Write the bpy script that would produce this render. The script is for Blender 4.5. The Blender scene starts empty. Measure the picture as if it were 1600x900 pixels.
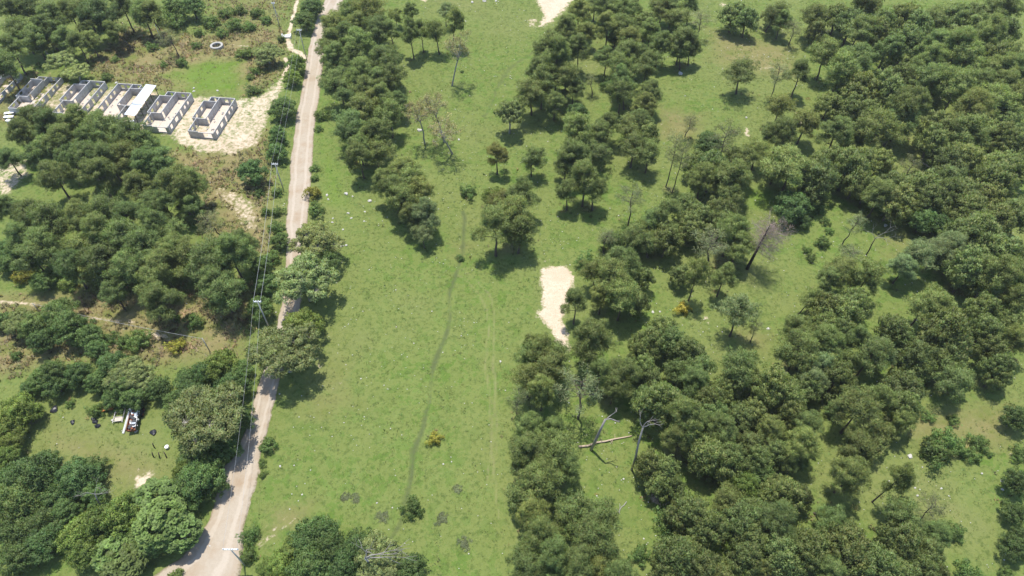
import bpy, math, random
import numpy as np
from mathutils import Vector, Matrix

scene = bpy.context.scene
C = scene.collection
RAD = math.radians

# ---------------------------------------------------------------- camera, sky, sun, exposure
CAM_H, PITCH, LENS = 100.0, 50.0, 24.0
cam_data = bpy.data.cameras.new('camera')
cam_data.lens = LENS
cam_data.sensor_width = 36.0
cam_data.clip_start = 1.0
cam_data.clip_end = 12000.0
cam = bpy.data.objects.new('camera', cam_data)
C.objects.link(cam)
cam.location = (0, 0, CAM_H)
cam.rotation_euler = (RAD(90 - PITCH), 0, 0)
scene.camera = cam

SUN_DIR = Vector((0.08, -0.24, -1.0)).normalized()      # the way the light travels
to_sun = -SUN_DIR
sun_elev = math.asin(to_sun.z)
sun_az = math.atan2(to_sun.x, to_sun.y)
world = bpy.data.worlds.new('World')
scene.world = world
world.use_nodes = True
wn = world.node_tree
bg = wn.nodes['Background']
sky = wn.nodes.new('ShaderNodeTexSky')
sky.sky_type = 'NISHITA'
sky.sun_disc = False
sky.sun_elevation = sun_elev
sky.sun_rotation = sun_az
sky.altitude = 900
sky.dust_density = 1.5
wn.links.new(sky.outputs[0], bg.inputs[0])
bg.inputs[1].default_value = 0.15
sun_data = bpy.data.lights.new('sun', 'SUN')
sun_data.energy = 3.4
sun_data.angle = RAD(0.55)
sun_data.color = (1.0, 0.955, 0.87)
sun = bpy.data.objects.new('sun', sun_data)
C.objects.link(sun)
sun.rotation_euler = SUN_DIR.to_track_quat('-Z', 'Y').to_euler()
sun.location = (0, 60, 150)
scene.view_settings.view_transform = 'Standard'
scene.view_settings.look = 'None'
scene.view_settings.gamma = 1.0
scene.view_settings.use_curve_mapping = False
scene.view_settings.exposure = 0.85

# ---------------------------------------------------------------- land and survey helpers
rng = np.random.default_rng(7)
random.seed(7)
FPX = LENS / 36.0 * 1600
CP, SP = math.cos(RAD(PITCH)), math.sin(RAD(PITCH))

def land(x, y):
    return (1.1 * np.sin(x / 37 + 1.3) * np.cos(y / 41) + 0.6 * np.sin(x / 19 + y / 23)
            + 2.2 * np.exp(-(((x - 52) / 26) ** 2 + ((y - 150) / 20) ** 2))
            - 1.6 * np.exp(-(((x - 105) / 22) ** 2 + ((y - 120) / 45) ** 2)))

def at_height(px, py, z):
    u = (px - 800) / FPX
    v = -(py - 450) / FPX
    d = (u, CP + v * SP, -SP + v * CP)
    t = (z - CAM_H) / d[2]
    return d[0] * t, d[1] * t, t

def ground(px, py, lift=0.0):
    """survey point: where a point of the photograph meets the land"""
    z = 0.0
    for _ in range(8):
        x, y, t = at_height(px, py, z + lift)
        z = float(land(x, y))
    return x, y, z

def to_px(x, y, z):
    dz = z - CAM_H
    depth = y * CP - dz * SP
    up = y * SP + dz * CP
    return 800 + FPX * x / depth, 450 - FPX * up / depth, depth

def hash01(i, j, s):
    h = (i.astype(np.int64) * 374761393 + j.astype(np.int64) * 668265263 + s * 974711) & 0x7fffffff
    h = ((h ^ (h >> 13)) * 1274126177) & 0x7fffffff
    return ((h ^ (h >> 16)) & 0xffff) / 65535.0

def vnoise(x, y, s):
    i = np.floor(x); j = np.floor(y)
    fx = x - i; fy = y - j
    fx = fx * fx * (3 - 2 * fx); fy = fy * fy * (3 - 2 * fy)
    i = i.astype(np.int64); j = j.astype(np.int64)
    a = hash01(i, j, s); b = hash01(i + 1, j, s); c = hash01(i, j + 1, s); d = hash01(i + 1, j + 1, s)
    return (a * (1 - fx) + b * fx) * (1 - fy) + (c * (1 - fx) + d * fx) * fy

def fbm(x, y, s, octs=3):
    t = 0; a = 0.5
    for k in range(octs):
        t = t + a * vnoise(x * 2 ** k, y * 2 ** k, s + k); a *= 0.5
    return t / (1 - 0.5 ** octs)

def seg_dist(X, Y, pts):
    d = np.full(X.shape, 1e9)
    for (ax, ay), (bx, by) in zip(pts[:-1], pts[1:]):
        ex, ey = bx - ax, by - ay
        t = np.clip(((X - ax) * ex + (Y - ay) * ey) / (ex * ex + ey * ey + 1e-9), 0, 1)
        d = np.minimum(d, np.hypot(X - ax - t * ex, Y - ay - t * ey))
    return d

def inside(X, Y, poly):
    r = np.zeros(X.shape, bool)
    n = len(poly)
    for k in range(n):
        (ax, ay), (bx, by) = poly[k], poly[(k + 1) % n]
        if ay == by: continue
        c = (ay > Y) != (by > Y)
        r ^= c & (X < (bx - ax) * (Y - ay) / (by - ay) + ax)
    return r

def G2(pts):
    return [ground(px, py)[:2] for px, py in pts]

def soft_poly(X, Y, pxpoly, soft):
    poly = G2(pxpoly)
    d = seg_dist(X, Y, poly + [poly[0]])
    sd = np.where(inside(X, Y, poly), -d, d)
    return np.clip(0.5 - sd / (2 * soft), 0, 1)

def soft_line(X, Y, pxline, half, soft):
    d = seg_dist(X, Y, G2(pxline)) - half
    return np.clip(0.5 - d / (2 * soft), 0, 1)

# ---------------------------------------------------------------- object helpers
def tag(o, label=None, cat=None, group=None, kind=None):
    if label: o['label'] = label
    if cat: o['category'] = cat
    if group: o['group'] = group
    if kind: o['kind'] = kind
    return o

def mesh_from(name, V, F, mats=(), smooth=False):
    """V (n,3) array, F (m,k) array or list of faces"""
    me = bpy.data.meshes.new(name)
    if isinstance(F, np.ndarray):
        V = np.asarray(V, np.float32)
        m, k = F.shape
        me.vertices.add(len(V)); me.vertices.foreach_set('co', V.ravel())
        me.loops.add(m * k); me.loops.foreach_set('vertex_index', F.astype(np.int32).ravel())
        me.polygons.add(m); me.polygons.foreach_set('loop_start', np.arange(0, m * k, k, dtype=np.int32))
        me.polygons.foreach_set('loop_total', np.full(m, k, np.int32))
        me.update(calc_edges=True)
    else:
        me.from_pydata([tuple(v) for v in V], [], F)
        me.update()
    for m_ in mats: me.materials.append(m_)
    if smooth: me.polygons.foreach_set('use_smooth', np.ones(len(me.polygons), bool))
    return me

def add(name, me, parent=None, loc=None, rz=None):
    o = bpy.data.objects.new(name, me)
    C.objects.link(o)
    if parent: o.parent = parent
    if loc is not None: o.location = loc
    if rz is not None: o.rotation_euler = (0, 0, rz)
    return o

def empty(name, loc, rz=0):
    o = bpy.data.objects.new(name, None)
    C.objects.link(o)
    o.location = loc
    o.rotation_euler = (0, 0, rz)
    o.empty_display_size = 0.5
    return o

class MB:
    """collects shapes into one mesh"""
    def __init__(s): s.V = []; s.F = []
    def raw(s, V, F):
        o = len(s.V); s.V += [tuple(v) for v in V]; s.F += [tuple(i + o for i in f) for f in F]; return s
    def box(s, x0, x1, y0, y1, z0, z1):
        return s.raw([(x0, y0, z0), (x1, y0, z0), (x1, y1, z0), (x0, y1, z0), (x0, y0, z1), (x1, y0, z1), (x1, y1, z1), (x0, y1, z1)],
                     [(3, 2, 1, 0), (4, 5, 6, 7), (0, 1, 5, 4), (1, 2, 6, 5), (2, 3, 7, 6), (3, 0, 4, 7)])
    def tube(s, P, R, n=6, cap=True):
        V, F = tube(P, R, n, cap); return s.raw(V, F)
    def build(s, name, mat, parent=None, smooth=False):
        me = mesh_from(name, s.V, s.F, [mat], smooth)
        return add(name, me, parent)

def tube(P, R, n=6, cap=True):
    P = [Vector(p) for p in P]
    V = []; F = []
    for k, p in enumerate(P):
        a = (P[min(k + 1, len(P) - 1)] - P[max(k - 1, 0)]).normalized()
        ref = Vector((1, 0, 0)) if abs(a.x) < 0.8 else Vector((0, 1, 0))
        u = a.cross(ref).normalized(); w = a.cross(u)
        for i in range(n):
            th = 2 * math.pi * i / n
            V.append(tuple(p + (u * math.cos(th) + w * math.sin(th)) * R[k]))
    for k in range(len(P) - 1):
        for i in range(n):
            j = (i + 1) % n
            F.append((k * n + i, k * n + j, (k + 1) * n + j, (k + 1) * n + i))
    if cap:
        F.append(tuple(range(n - 1, -1, -1))); F.append(tuple((len(P) - 1) * n + i for i in range(n)))
    return V, F

# ---------------------------------------------------------------- materials
def new_mat(name):
    m = bpy.data.materials.new(name); m.use_nodes = True
    nt = m.node_tree
    return m, nt, nt.nodes['Principled BSDF'], nt.nodes['Material Output']

def nd(nt, t, **kw):
    n = nt.nodes.new(t)
    for k, v in kw.items():
        if k == 'op': n.operation = v
        elif k == 'blend': n.blend_type = v
        else: setattr(n, k, v)
    return n

def noise(nt, scale, detail=3, rough=0.55, vec=None):
    n = nt.nodes.new('ShaderNodeTexNoise')
    n.inputs['Scale'].default_value = scale; n.inputs['Detail'].default_value = detail; n.inputs['Roughness'].default_value = rough
    if vec: nt.links.new(vec, n.inputs['Vector'])
    return n.outputs['Fac']

def ramp(nt, fac, a, b, ca=(0, 0, 0, 1), cb=(1, 1, 1, 1)):
    r = nt.nodes.new('ShaderNodeValToRGB')
    r.color_ramp.elements[0].position = a; r.color_ramp.elements[1].position = b
    r.color_ramp.elements[0].color = ca; r.color_ramp.elements[1].color = cb
    nt.links.new(fac, r.inputs[0])
    return r.outputs[0]

def mix(nt, fac, a, b, blend='MIX'):
    m = nt.nodes.new('ShaderNodeMix'); m.data_type = 'RGBA'; m.blend_type = blend
    if hasattr(fac, 'links'): nt.links.new(fac, m.inputs[0])
    else: m.inputs[0].default_value = fac
    for s, i in ((a, 6), (b, 7)):
        if hasattr(s, 'links'): nt.links.new(s, m.inputs[i])
        else: m.inputs[i].default_value = (*s, 1) if len(s) == 3 else s
    return m.outputs[2]

def mth(nt, op, a, b=None, clamp=False):
    m = nt.nodes.new('ShaderNodeMath'); m.operation = op; m.use_clamp = clamp
    for i, s in enumerate((a, b)):
        if s is None: continue
        if hasattr(s, 'links'): nt.links.new(s, m.inputs[i])
        else: m.inputs[i].default_value = s
    return m.outputs[0]

def bump(nt, bsdf, h, strength=0.5, dist=0.1):
    b = nt.nodes.new('ShaderNodeBump')
    b.inputs['Strength'].default_value = strength; b.inputs['Distance'].default_value = dist
    nt.links.new(h, b.inputs['Height']); nt.links.new(b.outputs[0], bsdf.inputs['Normal'])

def simple(name, col, rough=0.8, var=0.25, scale=6.0, metal=0.0):
    m, nt, b, out = new_mat(name)
    tc = nd(nt, 'ShaderNodeTexCoord').outputs['Object']
    f = noise(nt, scale, 4, 0.6, tc)
    c = mix(nt, f, tuple(x * (1 - var) for x in col), tuple(min(1, x * (1 + var)) for x in col))
    nt.links.new(c, b.inputs['Base Color'])
    b.inputs['Roughness'].default_value = rough; b.inputs['Metallic'].default_value = metal
    b.inputs['Specular IOR Level'].default_value = 0.25
    return m

def leaf_material(name, transl=0.3):
    m, nt, b, out = new_mat(name)
    oi = nd(nt, 'ShaderNodeObjectInfo')
    at = nd(nt, 'ShaderNodeAttribute', attribute_name='tint')
    tc = nd(nt, 'ShaderNodeTexCoord').outputs['Object']
    f = noise(nt, 0.7, 2, 0.5, tc)
    c = mix(nt, 1.0, oi.outputs['Color'], at.outputs['Color'], 'MULTIPLY')
    hsv = nd(nt, 'ShaderNodeHueSaturation')
    nt.links.new(c, hsv.inputs['Color'])
    nt.links.new(mth(nt, 'ADD', mth(nt, 'MULTIPLY', f, 0.03), 0.487), hsv.inputs['Hue'])
    nt.links.new(mth(nt, 'ADD', mth(nt, 'MULTIPLY', oi.outputs['Random'], 0.3), 0.85), hsv.inputs['Value'])
    col = hsv.outputs[0]
    nt.links.new(col, b.inputs['Base Color'])
    b.inputs['Roughness'].default_value = 0.55
    b.inputs['Specular IOR Level'].default_value = 0.3
    tr = nd(nt, 'ShaderNodeBsdfTranslucent')
    nt.links.new(mix(nt, 1.0, col, (1.15, 1.25, 0.7, 1), 'MULTIPLY'), tr.inputs['Color'])
    ms = nd(nt, 'ShaderNodeMixShader'); ms.inputs[0].default_value = transl
    nt.links.new(b.outputs[0], ms.inputs[1]); nt.links.new(tr.outputs[0], ms.inputs[2])
    nt.links.new(ms.outputs[0], out.inputs['Surface'])
    return m

M = {}
M['leaf'] = leaf_material('leaf', 0.36)
def bark(name, a, b_):
    m, nt, b, out = new_mat(name)
    tc = nd(nt, 'ShaderNodeTexCoord').outputs['Object']
    mp = nd(nt, 'ShaderNodeMapping'); mp.inputs['Scale'].default_value = (6, 6, 1.2); nt.links.new(tc, mp.inputs[0])
    f = noise(nt, 1.5, 4, 0.65, mp.outputs[0])
    nt.links.new(mix(nt, f, a, b_), b.inputs['Base Color']); b.inputs['Roughness'].default_value = 0.9
    bump(nt, b, f, 0.6, 0.05)
    return m
M['bark'] = bark('pine_bark', (0.035, 0.026, 0.02), (0.13, 0.10, 0.08))
M['pale_bark'] = bark('pale_bark', (0.20, 0.19, 0.16), (0.42, 0.40, 0.36))
M['dead_wood'] = bark('dead_wood', (0.16, 0.14, 0.125), (0.40, 0.37, 0.34))
M['fresh_wood'] = bark('fresh_wood', (0.33, 0.24, 0.16), (0.54, 0.44, 0.33))
M['twig'] = bark('dry_twig', (0.15, 0.115, 0.10), (0.30, 0.24, 0.22))
M['wire'] = simple('aluminium_wire', (0.34, 0.345, 0.35), 0.6, 0.05)
M['concrete_pole'] = simple('concrete_pole', (0.42, 0.41, 0.38), 0.85, 0.15)
M['insulator'] = simple('insulator', (0.75, 0.75, 0.75), 0.3, 0.05)
M['white_paint'] = simple('white_paint', (0.78, 0.78, 0.76), 0.6, 0.08)
M['concrete'] = simple('concrete', (0.36, 0.345, 0.31), 0.9, 0.2)
M['slab'] = simple('slab', (0.50, 0.42, 0.34), 0.95, 0.3, 2.5)
M['black_plastic'] = simple('black_plastic', (0.02, 0.021, 0.026), 0.35, 0.3)
M['rust'] = simple('rust', (0.20, 0.075, 0.04), 0.85, 0.5)
M['orange'] = simple('orange_rust', (0.50, 0.18, 0.06), 0.7, 0.25)
M['dark_metal'] = simple('dark_metal', (0.05, 0.05, 0.055), 0.6, 0.3)
M['rubber'] = simple('rubber', (0.02, 0.02, 0.02), 0.9, 0.2)
M['rock'] = simple('pale_rock', (0.46, 0.44, 0.40), 0.9, 0.2, 3.0)
M['water'] = simple('dark_water', (0.012, 0.014, 0.012), 0.08, 0.2)
M['post_wood'] = simple('post_wood', (0.07, 0.055, 0.045), 0.9, 0.3)

def block_material():
    m, nt, b, out = new_mat('concrete_block')
    tc = nd(nt, 'ShaderNodeTexCoord').outputs['Object']
    sx = nd(nt, 'ShaderNodeSeparateXYZ'); nt.links.new(tc, sx.inputs[0])
    cb = nd(nt, 'ShaderNodeCombineXYZ')
    nt.links.new(mth(nt, 'ADD', sx.outputs[0], sx.outputs[1]), cb.inputs[0]); nt.links.new(sx.outputs[2], cb.inputs[1])
    br = nd(nt, 'ShaderNodeTexBrick')
    nt.links.new(cb.outputs[0], br.inputs['Vector'])
    br.inputs['Scale'].default_value = 1.0; br.inputs['Brick Width'].default_value = 0.4; br.inputs['Row Height'].default_value = 0.2
    br.inputs['Mortar Size'].default_value = 0.016
    br.inputs['Color1'].default_value = (0.43, 0.425, 0.41, 1); br.inputs['Color2'].default_value = (0.53, 0.525, 0.51, 1)
    br.inputs['Mortar'].default_value = (0.34, 0.335, 0.32, 1)
    f = noise(nt, 0.9, 5, 0.65, tc)
    st = ramp(nt, f, 0.4, 0.75, (1, 1, 1, 1), (0.66, 0.60, 0.53, 1))
    nt.links.new(mix(nt, 0.9, br.outputs[0], st, 'MULTIPLY'), b.inputs['Base Color'])
    b.inputs['Roughness'].default_value = 0.92
    bump(nt, b, br.outputs['Fac'], -0.4, 0.02)
    return m
M['block'] = block_material()

def roof_material():
    m, nt, b, out = new_mat('zinc_sheet')
    tc = nd(nt, 'ShaderNodeTexCoord').outputs['Object']
    f = noise(nt, 1.2, 5, 0.65, tc)
    nt.links.new(mix(nt, f, (0.48, 0.53, 0.58), (0.64, 0.68, 0.72)), b.inputs['Base Color'])
    b.inputs['Metallic'].default_value = 0.25; b.inputs['Roughness'].default_value = 0.5
    return m
M['zinc'] = roof_material()
# ---------------------------------------------------------------- survey of the trees: crown centre x, y, crown width (photo pixels), optional foot of the trunk
PINE = """15,15,45 48,10,45 82,22,45 30,45,40 15,75,45 70,42,40 107,15,40 130,10,40 140,32,40 172,15,50,182,62 205,40,35,207,75 220,15,40 240,20,40
100,57,35 120,65,35 140,62,30 50,57,40 190,5,40 5,100,40
524,38,40 556,16,40 560,36,38 580,15,45 517,65,45 540,57,45 585,47,40 560,65,40 525,87,40 550,80,40
615,47,38,617,85 617,21,24 640,15,25 642,47,32,647,92 661,47,26,662,82 686,47,34,687,85 712,32,32,707,78
602,92,55 540,115,38,542,140 612,120,40 540,152,40 570,135,38 552,185,45,553,218 607,175,45 580,155,35 572,212,32 622,155,30
907,15,40 885,42,38 917,45,32 865,65,45 850,75,40 905,72,38 870,85,45,867,150 832,140,45 847,125,45 885,118,45 897,135,35 867,155,40
947,35,40,946,77 930,12,35,927,32 945,8,35 970,12,35 990,10,30 1010,20,40 1030,15,40,1027,45 1050,10,38,1045,44 1067,22,38,1055,52 1080,5,30
1032,65,38 1065,60,42 1082,72,35 1062,88,40,1062,108 1017,45,35 955,92,35,943,125 975,82,40 997,80,40 980,112,42,965,160 1010,100,38
1015,140,38 1010,160,38 992,125,38,975,170 1155,112,48,1150,147 1150,8,45 1172,15,40 1195,15,40,1196,50
900,205,50 935,205,45 950,190,38 990,195,45,978,222 1012,195,40
1210,15,30 1222,30,30 1277,22,40,1262,60 1280,35,35 1312,15,40 1335,25,45 1340,50,42 1355,8,40 1372,37,45 1385,22,40 1420,15,45 1440,25,42 1425,50,45
1400,62,40,1372,107 1482,32,40,1460,62 1500,18,45 1525,15,45 1495,50,42 1530,32,40 1562,15,40 1575,37,45 1542,57,45 1495,75,50 1575,75,50 1465,70,40
1287,85,40,1275,125 1335,92,50 1315,110,45 1350,125,55 1390,125,55 1415,108,40 1452,95,40 1475,110,45 1512,95,50 1560,110,45 1590,110,45 1450,125,45
1495,138,45 1532,132,45 1570,135,45 1595,150,40 1252,112,42,1236,152 1295,152,38,1285,185 1340,160,45 1360,165,42 1420,165,55 1470,185,55
1520,170,50 1557,165,45 1582,178,45 1220,165,42 1260,188,45 1222,202,50 1305,210,50 1335,200,45 1375,207,50 1465,207,45 1512,210,50 1545,195,45 1570,200,45 1590,212,40 1400,190,45
12,245,40 55,237,40 72,232,40 105,240,45 140,242,55 165,240,45 82,270,55 150,267,55 190,245,45 225,252,50 245,250,40 215,287,50 272,285,60 295,282,45
255,312,50 295,320,40 235,320,45 165,325,55 45,330,55 75,345,55 120,337,55 8,325,40 200,337,55 155,360,60 240,350,55 255,365,50 190,375,60 62,375,60 30,365,50
130,385,55 220,387,60 270,385,55 105,410,55 160,410,60 205,415,55 250,415,60 292,400,50 325,410,65 360,395,65 380,380,45 240,435,50 338,435,60 50,400,50
55,178,40 75,195,50 120,190,50 160,200,50 200,208,50 222,222,45 30,205,45 95,215,50 140,222,50 250,465,60 175,455,40 345,450,60
560,237,45 590,235,45,592,262 625,267,55,635,300 617,292,50 657,297,45,657,337 632,307,45 777,240,38,777,272
775,350,65,775,400 815,300,50 810,355,50 832,245,36,830,275 900,240,55 885,255,40 930,235,50,925,262 915,275,55 930,290,45 888,297,40
995,230,45,985,262 1012,235,38,1008,270 1095,240,45 1120,243,60 1157,247,55 1185,235,40 1100,275,50 1145,275,60 1075,307,50 1132,315,55 1040,330,50
1095,325,55 1125,332,50 1145,355,55 1017,343,45 1045,360,55 1080,342,50 990,372,45 1155,380,50 972,407,60 960,425,60 1007,422,45 932,422,45
1037,380,55,1012,402 1067,420,40 1132,430,45 1087,425,40,1075,470
1243,257,70,1222,302 1282,265,60 1277,285,45 1220,245,45 1305,240,50 1335,247,55 1362,243,50 1342,275,45 1380,243,45 1360,287,40 1395,282,50 1405,300,55 1375,305,45
1450,282,60 1460,300,50 1495,272,50 1487,290,50 1512,295,55 1495,240,55 1520,235,50 1565,267,55 1550,292,50 1590,252,50 1525,317,55 1570,247,50
1537,345,60 1567,335,55 1590,325,50 1522,360,60 1570,380,70 1587,405,55 1525,405,60 1512,425,50 1555,425,55 1590,432,50
1317,420,60,1292,447 1355,432,45 1295,437,45
900,472,50 927,525,80 842,540,60 830,555,55 850,575,65 865,557,50 825,590,55 847,605,60 937,580,50 975,582,65 960,602,45 1040,505,55 1017,522,60 1052,520,60 1082,535,60
1005,535,50 1095,560,60 1007,562,50 1015,577,50 1062,570,50 1040,610,85 1007,612,50 1087,592,55 1115,610,60 1137,595,50 1070,647,75 1117,635,60 1162,645,60 1125,667,60
1160,572,60 1185,590,55 1185,635,55 972,462,60 995,462,50 940,460,45 825,662,50 867,667,45
1325,475,75 1300,465,60 1340,460,60 1295,500,60 1320,505,60 1275,465,35,1247,492 1247,510,55 1295,530,60 1250,545,70 1340,527,45 1362,555,60 1325,555,50 1290,565,50 1320,577,60
1220,585,75 1270,590,65 1245,610,60 1210,620,50 1242,632,60 1340,642,70 1375,622,55 1420,595,70,1400,625 1425,620,65 1415,657,45
1495,497,85 1482,515,70 1450,472,60 1407,500,60 1415,515,55 1445,545,65 1495,530,70 1475,550,60 1450,560,55 1525,580,60,1480,608 1507,585,40 1550,470,60 1555,500,60 1585,492,50 1560,532,55
1575,557,55 1567,575,45 1592,465,50 1592,532,45 1207,667,50 1267,662,55 1390,667,45
1220,697,60 1257,690,60 1245,720,45 1340,695,55 1380,687,60,1353,710 1332,737,70 1405,747,48,1362,785 1237,760,70 1217,750,50 1255,767,50
1310,787,60,1273,802 1215,810,75 1265,855,70 1282,845,70 1230,855,80 1215,875,60 1335,845,85 1330,825,60 1345,865,70 1405,800,55 1420,835,75 1405,845,60 
1465,830,50 1462,855,60 1390,875,80 1412,887,70 1450,880,60 1472,885,45 1300,890,60
825,705,75 865,705,75 882,725,60 850,737,70 830,755,75 815,770,60 832,795,60 905,787,75 920,805,70 890,805,60 847,830,70 932,835,70 862,865,75 825,875,60 907,875,80 930,882,65 970,895,60
1020,717,60 1045,725,60 1032,745,55 1052,752,50 1112,697,80 1142,707,70 1120,715,60 1095,690,55 1062,682,60 1180,687,60 1190,707,55 1087,792,75 1067,800,55 1112,815,70
1130,782,50 1165,800,80 1185,790,60 1180,830,70 1060,860,85 1050,880,70 1080,850,50 1105,877,75 1125,892,60 1175,862,70 1187,882,50
530,130,45 562,108,45 590,122,42 560,170,45 598,147,40 538,205,36 592,202,42 560,222,40 642,282,50 600,282,45 640,332,42 800,335,55 788,318,42 862,102,40 842,108,40 985,60,40 975,40,35 1000,182,40 972,142,38"""
GREYPINE = """662,330,45 695,17,25 1150,487,58,1140,525 1250,545,45 1272,592,50 1375,548,48 660,365,30 1290,565,45 1440,400,50 1415,412,40 1467,390,45 1487,380,50"""
THINPINE = """275,57,30,282,90 1090,40,32,1087,62 935,130,26,925,152 1245,42,28,1232,72 1077,197,28,1070,215 1055,232,32,1040,292 1066,245,30,1050,300 990,310,42,981,352 945,370,30,942,395 345,345,42,348,372
1335,397,34,1318,415 1457,795,46,1430,815 803,625,35,806,665 1182,512,28,1172,535 1330,348,32,1316,383 1107,388,55,1103,415 907,605,75,903,655 1425,262,30 1137,210,45 1217,117,32"""
BROAD = """67,70,40 95,92,45 115,110,38 420,80,42,423,100 490,370,72 472,432,95 437,545,105 322,640,118 797,172,44,796,208 197,582,60 220,590,45 590,868,75 612,884,60 27,500,48"""
DENSE = """475,30,36 487,8,38 442,165,44 432,207,30 432,235,35 392,265,46 437,375,30 408,412,36 412,440,40 512,405,42 405,480,45
92,487,60 107,505,60 50,507,50 135,522,45 62,530,45 3,500,35 150,542,35
82,580,50 62,590,45 85,600,45 45,605,35 120,582,45 175,567,55 190,605,50 150,595,40 245,605,40 207,620,40 175,622,35 362,600,50 320,580,45 292,590,40 295,610,45 270,622,35 370,582,45
45,742,80 67,720,40 117,745,70 140,732,45 145,770,40 25,780,80 82,775,60 15,830,70 57,815,60 62,850,65 25,870,60 100,795,45 8,755,60
312,748,70 295,757,55 332,755,45 322,722,50 292,720,40 350,700,50 345,670,55 378,650,40
495,835,70 475,850,60 507,852,65 532,875,70 487,882,75 560,855,60 640,890,60 1330,615,40 1305,635,36 1185,737,60 962,57,28 272,10,42 300,8,36 15,385,45 10,410,40 65,437,40 1240,318,60 1255,342,30
1445,340,50 1465,346,45 960,375,35 900,175,38 280,790,45 1110,220,42"""
BRIGHT = """462,97,32 457,118,28 470,505,62 25,640,60 15,662,55 47,642,35 15,690,45 10,710,40 125,835,75 155,815,70 190,800,75 135,860,65 212,792,60 345,567,55 457,860,55 437,884,50 420,890,40
772,305,40 285,732,35 1162,757,55 1155,847,45 1160,887,55 1590,650,50 1590,855,55 1595,835,35 1590,750,50 1587,800,45 1482,415,35"""
ROSETTE = """240,780,70 250,815,75 280,830,60 235,835,60 175,862,60 190,882,60"""
REDTREE = """725,66,40,706,134 665,165,40,664,224 702,158,38,694,222 742,190,45,707,240"""
SHRUB = """283,96,18 165,120,18 237,72,15 270,32,30 327,32,28 382,82,25 365,38,25 390,40,20 395,140,20 432,220,26 500,180,20 498,200,12 433,300,18 432,330,20 430,355,22 425,400,25 491,262,14 490,278,12 492,325,25
730,298,27 720,403,12 105,442,30 304,500,28 275,497,15 172,527,22 192,532,26 217,530,34 25,555,18 150,640,25 417,695,30 409,722,14 411,742,12 390,835,28 388,868,28 275,897,25 645,792,32 1000,865,33
990,50,28 952,130,25 1400,320,20 1285,378,22 1450,650,22 1462,702,55 1482,687,40 1502,702,30 1522,712,26 1530,690,30 1547,710,12 1490,655,20 1595,707,30 1495,832,34 1575,895,25 1512,895,45 1052,815,50 917,410,30
1280,330,14 1292,345,14 1297,360,12 1262,390,14 1268,402,14 255,100,12 305,70,14 345,50,18 310,50,16 400,20,20 415,30,18 350,20,22 375,15,20 400,110,16 390,120,14 180,92,14 440,60,14 405,300,16 415,330,16 110,630,14 185,640,14 722,111,5 941,388,10"""
YSHRUB = """33,430,32 274,540,24 490,300,24 679,684,24 1067,480,26"""

def parse(s):
    return [tuple(float(v) for v in w.split(',')) for w in s.split()]

# kinds: name, category, plain look words, leaf colour range (albedo), prototype set
GREEN_P = ((0.090, 0.112, 0.030), (0.120, 0.135, 0.038))
KINDS = {
    'P': ('pine_tree', 'tree', 'rounded green pine', (0.132, 0.168, 0.054), 'pine'),
    'G': ('pine_tree', 'tree', 'grey-green pine', (0.140, 0.178, 0.078), 'pine'),
    'T': ('thin_pine_tree', 'tree', 'thin sparse pine', (0.150, 0.165, 0.080), 'thin'),
    'B': ('spreading_tree', 'tree', 'pale green spreading tree', (0.180, 0.215, 0.088), 'broad'),
    'D': ('leafy_tree', 'tree', 'dark green leafy tree', (0.092, 0.142, 0.046), 'dense'),
    'O': ('leafy_tree', 'tree', 'olive green leafy tree', (0.128, 0.160, 0.056), 'dense'),
    'Y': ('leafy_tree', 'tree', 'bright yellow-green leafy tree', (0.130, 0.175, 0.042), 'dense'),
    'Z': ('large_leaved_tree', 'tree', 'large-leaved light green tree', (0.118, 0.165, 0.046), 'rosette'),
    'R': ('reddish_tree', 'tree', 'tall pale-trunked tree with sparse reddish leaves', (0.205, 0.180, 0.095), 'red'),
    'S': ('shrub', 'shrub', 'green shrub', (0.100, 0.150, 0.042), 'shrub'),
    'L': ('shrub', 'shrub', 'yellowish shrub', (0.230, 0.220, 0.040), 'shrub'),
}
# prototype sizes: crown width, crown centre height
PROTO = {'pine': (8.0, 8.8), 'thin': (6.0, 9.6), 'broad': (11.0, 6.6), 'dense': (8.0, 4.6), 'rosette': (8.0, 4.8), 'red': (6.0, 10.5), 'shrub': (3.2, 1.15)}

trees = []      # dicts
def survey():
    for code, txt in (('P', PINE), ('G', GREYPINE), ('T', THINPINE), ('B', BROAD), ('D', DENSE), ('Y', BRIGHT), ('Z', ROSETTE), ('R', REDTREE), ('S', SHRUB), ('L', YSHRUB)):
        pw, pc = PROTO[KINDS[code][4]]
        for e in parse(txt):
            cx, cy, w = e[:3]
            hc = pc; s = 1.0
            zs = random.uniform(0.88, 1.14)
            lean = (0.0, 0.0)
            if len(e) == 5:
                gx, gy, gz = ground(e[3], e[4])
                best = min(np.arange(2, 22, 0.2), key=lambda h: abs(to_px(gx, gy, gz + h)[1] - cy))
                px, py, dep = to_px(gx, gy, gz + best)
                s = w * dep / FPX / pw
                zs = min(max(best / (pc * s), 0.7), 1.9)
                off = max(-2.5, min(2.5, (cx - px) * dep / FPX))
                lean = (off / best, 0.0)
            else:
                for _ in range(6):
                    gx, gy, t = at_height(cx, cy, hc)
                    gz = float(land(gx, gy))
                    dep = to_px(gx, gy, hc)[2]
                    s = w * dep / FPX / pw
                    hc = gz + pc * s * zs
                lean = (random.uniform(-0.04, 0.04), random.uniform(-0.04, 0.04))
            trees.append(dict(foot=len(e) == 5, code=code, px=cx, py=cy, w=w, x=gx, y=gy, z=gz, s=s, zs=zs, lean=lean))
survey()

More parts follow.
